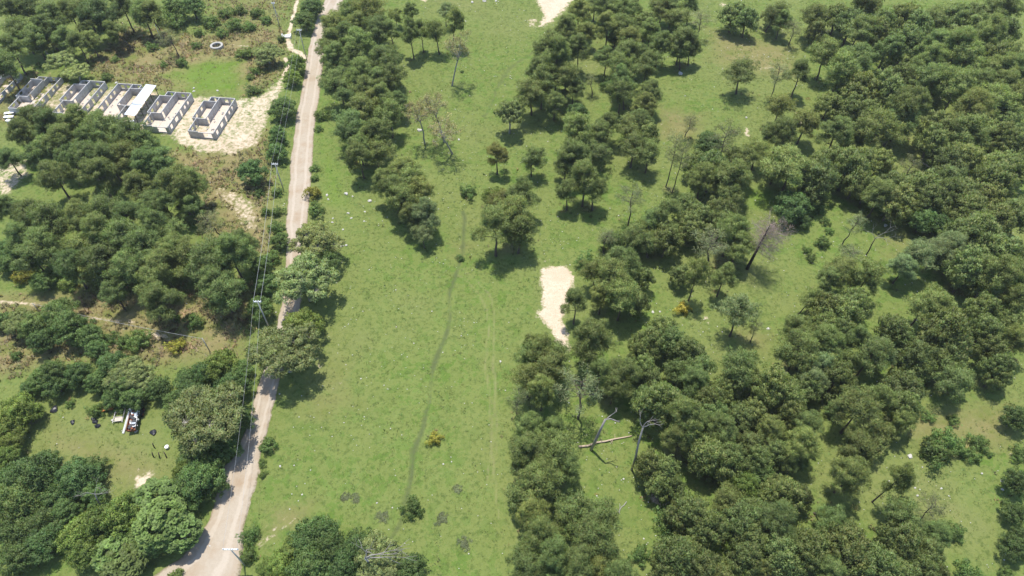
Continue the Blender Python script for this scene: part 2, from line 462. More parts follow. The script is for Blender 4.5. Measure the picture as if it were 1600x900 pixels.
# mixed woods: part of the right-hand woods is leafy trees; crowns wholly inside a neighbour's are one tree
mixr = random.Random(5)
for t in trees:
    if t['code'] == 'P':
        if t['px'] > 1290 and t['py'] < 345: f = 0.45
        elif t['px'] > 800 and t['py'] > 330: f = 0.10
        else: f = 0.0
        if mixr.random() < f and t['zs'] < 1.2:
            t['code'] = 'O'
            t['s'] *= PROTO['pine'][0] / PROTO['dense'][0]
            t['zs'] *= 1.35
pines = [t for t in trees if t['code'] == 'P']
pool = [t for t in trees if t['code'] in 'PO']
A = np.array([(t['px'], 1.3 * t['py'], t['w']) for t in pool])
D = np.hypot(A[:, None, 0] - A[None, :, 0], A[:, None, 1] - A[None, :, 1]) / (A[:, None, 2] + A[None, :, 2]) + np.eye(len(A)) * 9
while len(pines) > 296:
    crowd = D.min(1)
    cand = [i for i, t in enumerate(pool) if t['code'] == 'P' and t['px'] > 1000 and not t['foot']]
    i = min(cand, key=lambda q: crowd[q])
    t = pool[i]; pines.remove(t)
    t['code'] = 'O'; t['zs'] *= 1.35

# ---------------------------------------------------------------- the ground: one sheet to the horizon
def axis(lo, hi, step, far):
    fine = np.arange(lo, hi + step / 2, step)
    out = []; d = step; a = hi
    while a < far:
        d *= 1.35; a += d; out.append(a)
    low = []; d = step; a = lo
    while a > -far:
        d *= 1.35; a -= d; low.append(a)
    return np.concatenate([np.array(low[::-1]), fine, np.array(out)])

gxs = axis(-168, 168, 0.45, 4500)
gys = axis(20, 222, 0.45, 4500)
X, Y = np.meshgrid(gxs, gys)
shape = X.shape
X = X.ravel(); Y = Y.ravel()

ROAD_L = [(168, 935), (235, 905), (290, 868), (330, 815), (341, 775), (347, 735), (370, 712), (384, 680), (397, 640), (408, 600), (420, 560), (434, 515), (444, 470), (450, 430), (451, 390), (450, 350), (454, 300), (457, 250), (463, 200), (471, 150), (481, 100), (487, 60), (497, 30), (509, 0), (516, -30)]
ROAD_R = [(300, 960), (371, 905), (376, 870), (378, 820), (391, 775), (402, 735), (404, 705), (414, 672), (424, 635), (432, 600), (443, 560), (456, 515), (468, 470), (474, 430), (475, 390), (476, 350), (481, 300), (485, 250), (489, 200), (496, 150), (503, 100), (506, 60), (520, 30), (535, 0), (545, -30)]

SAND = [
    ([(285, 160), (300, 150), (330, 149), (372, 152), (400, 148), (420, 138), (436, 118), (449, 112), (447, 140), (428, 172), (418, 200), (402, 230), (360, 245), (310, 240), (275, 228), (262, 214), (200, 202), (140, 192), (128, 176), (165, 140), (215, 135), (250, 142)], 1.8, 0.60),
    ([(60, 125), (130, 128), (215, 134), (200, 202), (120, 196), (60, 190)], 3.0, 0.50),
    ([(322, 283), (345, 288), (385, 302), (406, 318), (406, 364), (385, 360), (350, 325), (330, 302)], 2.5, 0.54),
    ([(845, 420), (860, 415), (885, 416), (896, 425), (896, 458), (886, 478), (880, 500), (885, 520), (892, 552), (878, 546), (862, 520), (838, 492), (847, 478)], 1.3, 0.92),
    ([(830, -10), (905, -10), (880, 18), (858, 38), (842, 42), (850, 22)], 2.0, 0.92),
    ([(645, -6), (674, -6), (665, 3)], 0.8, 1.0),
    ([(206, 744), (240, 740), (238, 762), (212, 766)], 1.0, 0.75),
    ([(185, 725), (240, 722), (262, 738), (240, 770), (190, 765)], 2.2, 0.45),
    ([(0, 252), (48, 246), (52, 272), (14, 306), (-30, 310), (-30, 262)], 1.5, 0.55),
    ([(1425, 354), (1442, 356), (1456, 372), (1436, 366)], 1.0, 0.62),
    ([(1096, 492), (1108, 494), (1112, 508), (1104, 506)], 0.8, 0.75),
    ([(1162, 196), (1170, 200), (1172, 214), (1163, 212)], 0.8, 0.8),
    ([(1020, 775), (1030, 778), (1026, 788), (1017, 785)], 0.6, 0.8),
    ([(822, 30), (842, 28), (838, 44), (826, 42)], 1.2, 0.6),
    ([(1120, 0), (1136, 2), (1140, 22), (1128, 18)], 1.5, 0.6),
    ([(1240, 170), (1253, 176), (1258, 205), (1246, 205)], 1.2, 0.6),
    ([(1005, 25), (1035, 28), (1030, 36), (1000, 34)], 1.5, 0.5),
    ([(1472, 628), (1484, 640), (1478, 646), (1466, 634)], 1.2, 0.5),
    ([(1180, 105), (1205, 98), (1215, 108), (1190, 114)], 1.5, 0.48),
    ([(490, 540), (508, 560), (504, 582), (493, 575)], 1.3, 0.5),
    ([(525, 594), (545, 592), (540, 604), (527, 603)], 1.0, 0.5),
]
SAND_LINES = [
    ([(466, -5), (458, 25), (452, 50), (449, 58)], 0.55, 0.5, 0.9),
    ([(449, 62), (455, 78), (468, 82), (480, 96)], 1.0, 0.6, 0.7),
    ([(330, 64), (352, 66), (372, 71), (395, 72)], 0.25, 0.4, 0.75),
    ([(447, 92), (452, 102), (446, 116)], 0.8, 0.5, 0.8),
    ([(0, 472), (60, 476), (90, 488), (150, 498), (205, 503)], 0.6, 0.8, 0.64),
    ([(228, 520), (262, 528)], 0.9, 0.8, 0.6),
    ([(1020, 204), (1040, 190)], 0.25, 0.4, 0.6), ([(1028, 226), (1050, 217)], 0.25, 0.4, 0.6), ([(1026, 214), (1044, 202)], 0.2, 0.3, 0.5),
    ([(842, 408), (880, 402), (908, 392)], 0.4, 0.8, 0.5),
    ([(1395, 668), (1430, 640), (1470, 632)], 0.5, 0.9, 0.45), ([(1500, 665), (1528, 655)], 0.4, 0.7, 0.5), ([(1572, 720), (1580, 705)], 0.4, 0.6, 0.5),
    ([(868, 172), (876, 166), (862, 185)], 0.5, 0.6, 0.5),
    ([(398, 850), (420, 838), (440, 815), (455, 803)], 0.3, 0.5, 0.55), ([(402, 856), (436, 832), (468, 806)], 0.3, 0.5, 0.55), ([(400, 838), (425, 815), (440, 800)], 0.25, 0.4, 0.5),
    ([(1300, 320), (1330, 335), (1352, 343), (1400, 360)], 0.7, 1.5, 0.45),
    ([(1443, 254), (1456, 264)], 0.35, 0.3, 0.8),
]
DRY = [
    ([(190, 40), (300, 55), (440, 40), (445, 110), (400, 150), (300, 150), (170, 130), (130, 110), (150, 80)], 4, 0.85),
    ([(300, -20), (470, -20), (440, 60), (330, 55)], 4, 0.5),
    ([(255, 235), (320, 235), (420, 200), (425, 400), (330, 385), (300, 300)], 3, 0.9),
    ([(-30, 455), (400, 445), (378, 560), (250, 575), (120, 560), (-30, 600)], 3, 0.85),
    ([(-30, 118), (60, 110), (130, 130), (130, 200), (-30, 200)], 3, 0.6),
    ([(70, 650), (200, 690), (290, 720), (230, 790), (130, 740), (60, 720)], 4, 0.6),
    ([(1100, 40), (1250, 70), (1260, 130), (1180, 120), (1100, 100)], 6, 0.7),
    ([(1020, 160), (1110, 175), (1100, 225), (1020, 225)], 4, 0.65),
    ([(1270, 290), (1400, 340), (1470, 370), (1420, 440), (1380, 440), (1340, 330)], 5, 0.5),
    ([(1380, 640), (1600, 620), (1600, 720), (1420, 690)], 5, 0.75),
    ([(420, 790), (500, 770), (480, 830), (400, 850)], 3, 0.7),
    ([(470, 540), (560, 560), (600, 640), (480, 700), (430, 640)], 6, 0.45),
    ([(930, 620), (1010, 720), (1010, 860), (930, 830), (900, 700)], 5, 0.35),
    ([(690, 370), (760, 370), (740, 420), (690, 420)], 3, 0.45),
    ([(1150, 500), (1220, 520), (1200, 560), (1120, 530)], 3, 0.6),
    ([(1260, 690), (1300, 690), (1300, 790), (1270, 790)], 4, 0.5),
]
LUSH = [
    ([(248, 118), (290, 100), (330, 88), (382, 92), (384, 148), (300, 150)], 5.0, 0.85),
    ([(930, 480), (1060, 470), (1050, 500), (930, 520)], 4, 0.5),
    ([(1160, 290), (1220, 290), (1220, 330), (1160, 330)], 3, 0.7),
    ([(500, 180), (530, 240), (560, 330), (500, 330), (490, 260)], 4, 0.6),
    ([(600, 440), (760, 440), (790, 760), (700, 800), (640, 640)], 10, 0.35),
]
TRACK = [   # trodden, darker short grass
    ([(722, 330), (722, 395), (704, 460), (694, 520), (680, 565), (668, 620), (655, 680), (640, 740), (622, 810), (606, 845)], 0.42, 0.45, 0.95),
    ([(755, 182), (778, 140), (800, 105), (830, 80)], 0.7, 0.7, 0.6),
]
RUT = [
    ([(722, 420), (745, 440), (764, 470), (772, 510), (772, 560), (768, 650), (770, 720), (783, 810)], 0.22, 0.3, 0.95),
    ([(715, 430), (735, 445), (754, 475), (761, 510), (761, 600), (760, 680), (765, 760)], 0.22, 0.3, 0.95),
    ([(720, 340), (716, 400)], 0.6, 0.7, 0.4),
    ([(980, 360), (920, 400), (860, 412)], 0.4, 0.6, 0.5), ([(1000, 300), (960, 345), (930, 368)], 0.3, 0.5, 0.5), ([(1020, 290), (975, 345), (950, 368)], 0.3, 0.5, 0.5),
]
def layer(polys, lines=()):
    m = np.zeros(X.shape)
    for p, soft, v in polys: m = np.maximum(m, soft_poly(X, Y, p, soft) * v)
    for p, half, soft, v in lines: m = np.maximum(m, soft_line(X, Y, p, half, soft) * v)
    return m
m_sand = layer(SAND, SAND_LINES)
m_dry = layer(DRY)
m_rough = layer(DRY[:5])
m_lush = layer(LUSH)
_keep = X, Y
wx = 2.6 * (fbm(X * 0.12, Y * 0.12, 81, 3) - 0.5); wy = 2.0 * (fbm(X * 0.12, Y * 0.12, 86, 3) - 0.5)
X, Y = X + wx, Y + wy
m_track = layer((), TRACK) * np.clip(0.55 + 1.3 * (fbm(X * 0.1, Y * 0.1, 88, 3) - 0.15), 0, 1)
m_rut = layer((), RUT)
X, Y = _keep
# needle litter below the pines, and rough weeds
m_lit = np.zeros(X.shape)
grid_x0, grid_y0 = gxs[0], gys[0]
for t in trees:
    r = 3.2 * t['s'] * (1.0 if t['code'] in 'PGTDYO' else 0.5)
    sel = np.nonzero((np.abs(X - t['x']) < 2.2 * r) & (np.abs(Y - t['y']) < 2.2 * r))[0]
    m_lit[sel] += 0.45 * np.exp(-((X[sel] - t['x']) ** 2 + (Y[sel] - t['y']) ** 2) / (r * r))
m_lit = np.clip(m_lit, 0, 1)

fade = np.clip((240 - np.abs(Y - 120)) / 60, 0, 1) * np.clip((230 - np.abs(X)) / 60, 0, 1)
Z = land(X, Y)
road_poly = G2(ROAD_L) + G2(ROAD_R[::-1])
d_road = seg_dist(X, Y, road_poly + [road_poly[0]])
in_road = inside(X, Y, road_poly)
d_road = np.where(in_road, -d_road, d_road) - 0.4
rough_amp = 0.07 + 0.30 * np.clip(m_dry, 0, 1) + 0.10 * m_lit
rough_amp *= np.clip((d_road + 0.1) / 1.5, 0.0, 1)
rough_amp *= 1 - 0.6 * m_sand
Z = Z + (rough_amp * 2.2 * (fbm(X * 0.9, Y * 0.9, 11, 3) - 0.5) + 0.35 * (fbm(X * 0.13, Y * 0.13, 31, 2) - 0.5) * np.clip(d_road / 3, 0, 1)) * fade
Z -= 0.12 * np.clip(m_track, 0, 1) + 0.06 * m_rut
Z = np.where(d_road < 0.15, Z - 0.10, Z)
nx = len(gxs); ny = len(gys)
ii = (np.arange(ny - 1)[:, None] * nx + np.arange(nx - 1)[None, :]).ravel()
F = np.stack([ii, ii + 1, ii + nx + 1, ii + nx], 1)
ground_me = mesh_from('ground', np.stack([X, Y, Z], 1), F, smooth=True)
def vattr(me, name, r, g, b, a=None):
    at = me.color_attributes.new(name, 'FLOAT_COLOR', 'POINT')
    d = np.ones((len(me.vertices), 4), np.float32)
    d[:, 0] = r; d[:, 1] = g; d[:, 2] = b
    if a is not None: d[:, 3] = a
    at.data.foreach_set('color', d.ravel())
vattr(ground_me, 'cover', m_sand, m_dry, m_lush)
vattr(ground_me, 'wear', m_lit, m_track, m_rut)

def ground_material():
    m, nt, b, out = new_mat('meadow_ground')
    pos = nd(nt, 'ShaderNodeTexCoord').outputs['Object']
    c1 = nd(nt, 'ShaderNodeSeparateColor'); nt.links.new(nd(nt, 'ShaderNodeAttribute', attribute_name='cover').outputs['Color'], c1.inputs[0])
    c2 = nd(nt, 'ShaderNodeSeparateColor'); nt.links.new(nd(nt, 'ShaderNodeAttribute', attribute_name='wear').outputs['Color'], c2.inputs[0])
    n_big = noise(nt, 0.035, 4, 0.6, pos)
    n_mid = noise(nt, 0.22, 5, 0.65, pos)
    n_fine = noise(nt, 1.3, 5, 0.7, pos)
    n_spk = noise(nt, 4.5, 3, 0.6, pos)
    def soft(mask, lo, hi, amt=0.7, src=n_fine):
        return ramp(nt, mth(nt, 'ADD', mask, mth(nt, 'MULTIPLY', mth(nt, 'SUBTRACT', src, 0.5), amt)), lo, hi)
    grass = mix(nt, ramp(nt, n_mid, 0.35, 0.65), (0.084, 0.142, 0.024), (0.124, 0.176, 0.042))
    grass = mix(nt, ramp(nt, n_big, 0.42, 0.68), grass, (0.160, 0.174, 0.060))
    n_tft = noise(nt, 0.55, 4, 0.7, pos)
    grass = mix(nt, mth(nt, 'MULTIPLY', ramp(nt, n_tft, 0.5, 0.62), 0.62), grass, (0.080, 0.130, 0.024))
    grass = mix(nt, mth(nt, 'MULTIPLY', ramp(nt, n_tft, 0.48, 0.3), 0.5), grass, (0.170, 0.190, 0.058))
    grass = mix(nt, mth(nt, 'MULTIPLY', ramp(nt, n_fine, 0.5, 0.64), 0.7), grass, (0.060, 0.092, 0.020))
    grass = mix(nt, mth(nt, 'MULTIPLY', ramp(nt, n_spk, 0.52, 0.68), 0.3), grass, (0.170, 0.185, 0.060))
    col = grass
    dry = mix(nt, n_fine, (0.140, 0.130, 0.046), (0.290, 0.225, 0.118))
    dry = mix(nt, ramp(nt, n_mid, 0.45, 0.66), dry, (0.125, 0.145, 0.036))
    col = mix(nt, mth(nt, 'MULTIPLY', soft(c1.outputs[1], 0.3, 0.75, 0.9, n_mid), 0.9), col, dry)
    col = mix(nt, mth(nt, 'MULTIPLY', soft(c1.outputs[2], 0.3, 0.8, 0.5, n_mid), 0.8), col, mix(nt, n_tft, (0.075, 0.165, 0.014), (0.125, 0.190, 0.030)))
    lit = mix(nt, n_fine, (0.085, 0.075, 0.035), (0.19, 0.135, 0.085))
    col = mix(nt, mth(nt, 'MULTIPLY', soft(c2.outputs[0], 0.45, 0.95, 1.0, n_mid), 0.7), col, lit)
    trk = mix(nt, n_fine, (0.055, 0.082, 0.026), (0.105, 0.118, 0.052))
    col = mix(nt, mth(nt, 'MULTIPLY', soft(c2.outputs[1], 0.30, 0.80, 0.8, n_tft), 0.85), col, trk)
    col = mix(nt, mth(nt, 'MULTIPLY', soft(c2.outputs[2], 0.35, 0.9, 1.2, n_fine), 0.65), col, (0.22, 0.215, 0.095))
    snd = mix(nt, n_fine, (0.40, 0.31, 0.205), (0.66, 0.56, 0.44))
    snd = mix(nt, ramp(nt, n_spk, 0.5, 0.75), snd, (0.36, 0.28, 0.19))
    n_edge = mth(nt, 'ADD', mth(nt, 'MULTIPLY', n_fine, 0.55), mth(nt, 'MULTIPLY', n_tft, 0.45))
    snd = mix(nt, mth(nt, 'MULTIPLY', ramp(nt, n_mid, 0.45, 0.7), 0.6), snd, (0.42, 0.32, 0.22))
    col = mix(nt, soft(c1.outputs[0], 0.40, 0.66, 1.7, n_edge), col, snd)
    nt.links.new(col, b.inputs['Base Color'])
    b.inputs['Roughness'].default_value = 0.95
    b.inputs['Specular IOR Level'].default_value = 0.1
    h = mth(nt, 'ADD', mth(nt, 'MULTIPLY', n_spk, 0.5), n_fine)
    bump(nt, b, h, 0.7, 0.16)
    return m
ground_me.materials.append(ground_material())
tag(add('ground', ground_me), kind='structure')

# ---------------------------------------------------------------- the dirt road
def dirt_material():
    m, nt, b, out = new_mat('dirt_road')
    pos = nd(nt, 'ShaderNodeTexCoord').outputs['Object']
    ac = nd(nt, 'ShaderNodeSeparateColor'); nt.links.new(nd(nt, 'ShaderNodeAttribute', attribute_name='across').outputs['Color'], ac.inputs[0])
    n1 = noise(nt, 0.25, 5, 0.65, pos); n2 = noise(nt, 2.2, 4, 0.65, pos); n3 = noise(nt, 9, 2, 0.5, pos)
    col = mix(nt, n2, (0.32, 0.27, 0.205), (0.41, 0.35, 0.275))
    col = mix(nt, ramp(nt, n1, 0.45, 0.7), col, (0.31, 0.235, 0.16))
    wv = mth(nt, 'MULTIPLY', ramp(nt, mth(nt, 'ADD', ac.outputs[1], mth(nt, 'MULTIPLY', mth(nt, 'SUBTRACT', n2, 0.5), 0.5)), 0.45, 0.8), 0.55)
    col = mix(nt, wv, col, (0.445, 0.385, 0.31))
    col = mix(nt, mth(nt, 'MULTIPLY', ramp(nt, n3, 0.6, 0.8), 0.4), col, (0.24, 0.18, 0.13))
    edge = ramp(nt, mth(nt, 'ADD', ac.outputs[0], mth(nt, 'MULTIPLY', mth(nt, 'SUBTRACT', n2, 0.5), 0.4)), 0.86, 1.02)
    col = mix(nt, edge, col, (0.17, 0.15, 0.08))
    nt.links.new(col, b.inputs['Base Color']); b.inputs['Roughness'].default_value = 0.95
    b.inputs['Specular IOR Level'].default_value = 0.1
    bump(nt, b, mth(nt, 'ADD', n2, mth(nt, 'MULTIPLY', n3, 0.4)), 0.5, 0.08)
    return m
def make_road():
    def resample(pts, n):
        P = np.array(G2(pts)); k = np.arange(len(P))
        t = np.linspace(0, len(P) - 1, n)
        out = np.stack([np.interp(t, k, P[:, 0]), np.interp(t, k, P[:, 1])], 1)
        ker = np.array([1, 2, 3, 4, 3, 2, 1.]); ker /= ker.sum()
        pad = np.pad(out, ((3, 3), (0, 0)), 'edge')
        return np.stack([np.convolve(pad[:, 0], ker, 'valid'), np.convolve(pad[:, 1], ker, 'valid')], 1)
    n = 420; na = 17
    L = resample(ROAD_L, n); R = resample(ROAD_R, n)
    jl = (fbm(np.arange(n) * 0.22, np.zeros(n), 5, 4) - 0.5) * 0.6; jr = (fbm(np.arange(n) * 0.22, np.ones(n) * 9, 6, 4) - 0.5) * 0.6
    V = []; A = []
    for k in range(na):
        u = k / (na - 1)
        P = L * (1 - u) + R * u
        wdir = (R - L) / np.linalg.norm(R - L, axis=1)[:, None]
        P = P + wdir * (jl * (1 - u) + jr * u + (u - 0.5) * 0.9)[:, None]
        e = abs(u - 0.5) * 2
        rut = math.exp(-((e - 0.45) / 0.16) ** 2)
        z = land(P[:, 0], P[:, 1]) + 0.10 - 0.05 * rut - (0.22 if k in (0, na - 1) else 0.05 * e ** 3) + 0.035 * (fbm(P[:, 0] * 1.1, P[:, 1] * 1.1, 77) - 0.5)
        V.append(np.stack([P[:, 0], P[:, 1], z], 1)); A.append(np.stack([np.full(n, e), np.full(n, rut)], 1))
    V = np.stack(V, 1).reshape(-1, 3); A = np.stack(A, 1).reshape(-1, 2)
    ii = (np.arange(n - 1)[:, None] * na + np.arange(na - 1)[None, :]).ravel()
    me = mesh_from('dirt_road', V, np.stack([ii, ii + 1, ii + na + 1, ii + na], 1), [dirt_material()], True)
    vattr(me, 'across', A[:, 0], A[:, 1], np.zeros(len(A)))
    tag(add('dirt_road', me), kind='structure')
make_road()

def zland(x, y):
    return float(land(np.float64(x), np.float64(y))) + 0.35 * float(fbm(np.array([x * 0.13]), np.array([y * 0.13]), 31, 2)[0] - 0.5)
# ---------------------------------------------------------------- roofless concrete-block houses
WT = 0.15
def wall_run(root, p, q, h, openings=(), low=0.0):
    """one straight wall from p to q with rectangular openings (start, end, sill, head) along it"""
    p = Vector((*p, 0)); q = Vector((*q, 0))
    Lw = (q - p).length
    mb = MB()
    cuts = sorted(openings)
    a = 0.0
    for (s, e, sill, head) in cuts:
        head = min(head, h - 0.14); sill = min(sill, head - 0.3)
        if s > a: mb.box(a, s, -WT / 2, WT / 2, low, h)
        if sill > low: mb.box(s, e, -WT / 2, WT / 2, low, sill)
        if head < h: mb.box(s, e, -WT / 2, WT / 2, head, h)
        a = e
    if a < Lw: mb.box(a, Lw, -WT / 2, WT / 2, low, h)
    o = mb.build('wall', M['block'], root)
    o.location = p
    o.rotation_euler = (0, 0, math.atan2(q.y - p.y, q.x - p.x))
    return o

def house(x, y, rz, label, mirror=False, seed=0, h=2.05, ruin=0.0, wide=6.4):
    rnd = random.Random(seed)
    root = empty('roofless_house', (x, y, zland(x + 3, y + 7) - 0.1), rz)
    sx = (lambda a: wide - a) if mirror else (lambda a: a)
    def w(a, b, hh=h, op=()):
        hh = hh * (1 - ruin * rnd.uniform(0, 0.5))
        wall_run(root, (sx(a[0]), a[1]), (sx(b[0]), b[1]), hh, op)
    W = wide
    w((W, 13.4), (W, 0.0), h, [(2.2, 3.1, 0.75, 1.6), (4.0, 4.9, 0.75, 1.6), (6.2, 7.1, 0.0, 1.85), (8.4, 9.9, 0.6, 1.65), (11.4, 12.5, 0.6, 1.65)])
    w((W - 0.08, 0.0), (2.6, 0.0), h * 0.9, [(0.6, 2.6, 0.5, 2.0)])
    w((2.6, 0.05), (0.25, 0.05), h)
    w((0.25, 0.13), (0.25, 4.8), h, [(1.3, 2.4, 0.7, 1.6), (3.2, 4.1, 0.0, 1.85)])
    w((-0.75, 4.9), (2.5, 4.9), h)
    w((-0.75, 4.98), (-0.75, 11.8), h, [(1.3, 2.4, 0.7, 1.6), (4.2, 5.3, 0.7, 1.6)])
    w((-0.67, 11.72), (2.5, 11.72), h)
    w((2.5, 4.98), (2.5, 11.64), h, [(0.3, 1.2, 0.0, 1.85)])
    w((2.58, 11.72), (2.58, 13.3), h)
    w((0.4, 11.8), (0.4, 13.4), h * 0.95)
    w((0.4, 13.4), (W - 0.08, 13.4), h, [(0.6, 1.2, 0.0, 1.8), (3.2, 4.1, 0.7, 1.6), (4.7, 5.6, 0.7, 1.6)])
    fl = MB(); fl.box(min(sx(2.58), sx(W - .08)), max(sx(2.58), sx(W - .08)), 0.1, 13.3, -0.3, 0.16)
    fl.box(min(sx(0.3), sx(2.5)), max(sx(0.3), sx(2.5)), 0.15, 4.8, -0.3, 0.15)
    fl.box(min(sx(-0.67), sx(2.42)), max(sx(-0.67), sx(2.42)), 5.0, 11.6, -0.3, 0.15)
    fl.build('floor_slab', M['slab'], root)
    for k in range(10):       # rubble and leftover blocks on the slab stay with the building
        rx, ry = rnd.uniform(2.9, W - 0.5), rnd.uniform(0.6, 12.8)
        b = MB(); b.box(-0.2, 0.2, -0.1, 0.1, 0, 0.19); o = b.build('loose_block', M['block'], root)
        o.location = (sx(rx), ry, 0.165); o.rotation_euler = (0, 0, rnd.uniform(0, 3))
    tag(root, label, 'house', 'row of roofless houses')
    return root

RZ = RAD(-6)
house(-74.7, 128.4, RZ, 'grey roofless block house at the right end of the row', seed=1)
house(-85.8, 130.3, RZ, 'grey roofless block house just right of the white metal roof', seed=2)
house(-98.6, 133.6, RZ, 'grey roofless block house just left of the white metal roof', True, seed=3)
house(-108.7, 135.3, RZ, 'overgrown roofless block house, third from the right end past metal roof', seed=4)
house(-120.9, 138.0, RZ, 'weathered roofless block house, second from the left end of row', seed=5, ruin=0.5)
house(-132.6, 140.5, RZ, 'weathered roofless block house cut by the left edge of the photo', seed=6, ruin=0.5)

# the long white metal roof on posts
def metal_roof():
    x, y = -90.2, 133.2
    z0 = zland(x, y)
    root = empty('open_shed', (x, y, z0), RAD(-4))
    tag(root, 'long narrow open shed with white metal roof between the block houses', 'shed')
    n = 7; Ls = 12.2 / n
    for k in range(n):
        V = []; Fs = []
        nc = 28
        for i in range(nc + 1):
            u = i / nc
            zz = 2.75 - 0.25 * u + (0.03 if i % 2 else 0.0)
            V += [(-0.15 + 2.5 * u, k * Ls - 0.06, zz + 0.012 * (k % 2)), (-0.15 + 2.5 * u, (k + 1) * Ls + 0.06, zz + 0.012 * (k % 2))]
        for i in range(nc): Fs.append((2 * i, 2 * i + 2, 2 * i + 3, 2 * i + 1))
        me = mesh_from('roof_sheet', V, Fs, [M['zinc']])
        add('roof_sheet', me, root)
    for k in range(5):
        for px in (0.1, 2.1):
            mb = MB(); mb.box(px - 0.06, px + 0.06, 0.2 + k * 2.9 - 0.06, 0.2 + k * 2.9 + 0.06, -0.2, 2.68 - 0.25 * (px / 2.5))
            mb.build('post', M['post_wood'], root)
    mb = MB(); mb.box(-0.1, 2.3, 4.0, 4.1, 2.80, 2.86); mb.build('batten', M['dark_metal'], root)
metal_roof()

def white_pillar():
    x, y, z = ground(212, 203)
    root = empty('white_pillar', (x, y, zland(x, y)))
    tag(root, 'white concrete pillar on a square footing below the metal roof', 'pillar')
    mb = MB(); mb.box(-0.55, 0.55, -0.45, 0.45, -0.2, 0.3); mb.build('footing', M['white_paint'], root)
    mb = MB(); mb.tube([(0, 0, 0.3), (0.02, 0.05, 1.6), (0.05, 0.1, 2.3)], [0.26, 0.2, 0.2], 10); mb.build('column', M['white_paint'], root)
    mb = MB(); mb.box(-0.35, 0.45, -0.25, 0.45, 2.3, 2.42); mb.build('cap', M['white_paint'], root)
white_pillar()

for k, (px, py, rz, word) in enumerate(((14, 176, 0.25, 'farthest'), (13, 182, 0.1, 'middle'), (16, 188, -0.1, 'nearest'))):
    x, y, z = ground(px, py, 0.8)
    V = []; Fs = []
    for i in range(13):
        u = i / 12; V += [(u * 2.2 - 1.1, -0.4, 0.035 * (i % 2)), (u * 2.2 - 1.1, 0.4, 0.035 * (i % 2)), (u * 2.2 - 1.1, -0.4, 0.035 * (i % 2) - 0.02), (u * 2.2 - 1.1, 0.4, 0.035 * (i % 2) - 0.02)]
    for i in range(12):
        a = i * 4; Fs += [(a, a + 4, a + 5, a + 1), (a + 3, a + 7, a + 6, a + 2), (a, a + 2, a + 6, a + 4), (a + 1, a + 5, a + 7, a + 3)]
    root = empty('metal_sheet_stack', (x, y, zland(x, y)), rz)
    sh = add('sheet', mesh_from('sheet', V, Fs, [M['white_paint']]), root); sh.location.z = 0.85
    for s in (-0.8, 0.8):
        mb = MB(); mb.box(s - 0.15, s + 0.15, -0.3, 0.3, -0.3, 0.8); mb.build('block_support', M['block'], root)
    tag(root, f'{word} of three white sheets laid by the overgrown houses, left edge', 'sheet', 'white sheets by the overgrown houses')

def well():
    x, y, z = ground(339, 73)
    root = empty('well', (x, y, zland(x, y)))
    tag(root, 'round concrete well ring with dark water in dry grass', 'well')
    n = 28; V = []; Fs = []
    prof = [(1.75, -0.3), (1.72, 0.62), (1.65, 0.68), (1.2, 0.68), (1.12, 0.6), (1.1, -0.4)]
    for i in range(n):
        th = 2 * math.pi * i / n
        for r, zz in prof: V.append((r * math.cos(th), r * math.sin(th), zz))
    m = len(prof)
    for i in range(n):
        j = (i + 1) % n
        for k in range(m - 1): Fs.append((i * m + k, j * m + k, j * m + k + 1, i * m + k + 1))
    add('ring', mesh_from('ring', V, Fs, [M['concrete']], False), root)
    V = [(1.11 * math.cos(2 * math.pi * i / n), 1.11 * math.sin(2 * math.pi * i / n), 0.22) for i in range(n)]
    add('water', mesh_from('water', V, [tuple(range(n))], [M['water']]), root)
well()

def culvert():
    x, y, z = ground(448, 58)
    root = empty('culvert_head', (x, y, zland(x, y)), RAD(6))
    tag(root, 'white concrete culvert block at the end of the narrow sandy path', 'culvert')
    mb = MB(); mb.box(-1.25, 1.25, -0.7, 0.6, -0.3, 0.45); mb.build('slab', M['white_paint'], root)
    mb = MB(); mb.box(-1.3, -1.05, -0.95, 0.65, -0.3, 0.75); mb.build('kerb', M['white_paint'], root)
    mb = MB(); mb.box(1.05, 1.3, -0.95, 0.65, -0.3, 0.75); mb.build('kerb', M['white_paint'], root)
culvert()

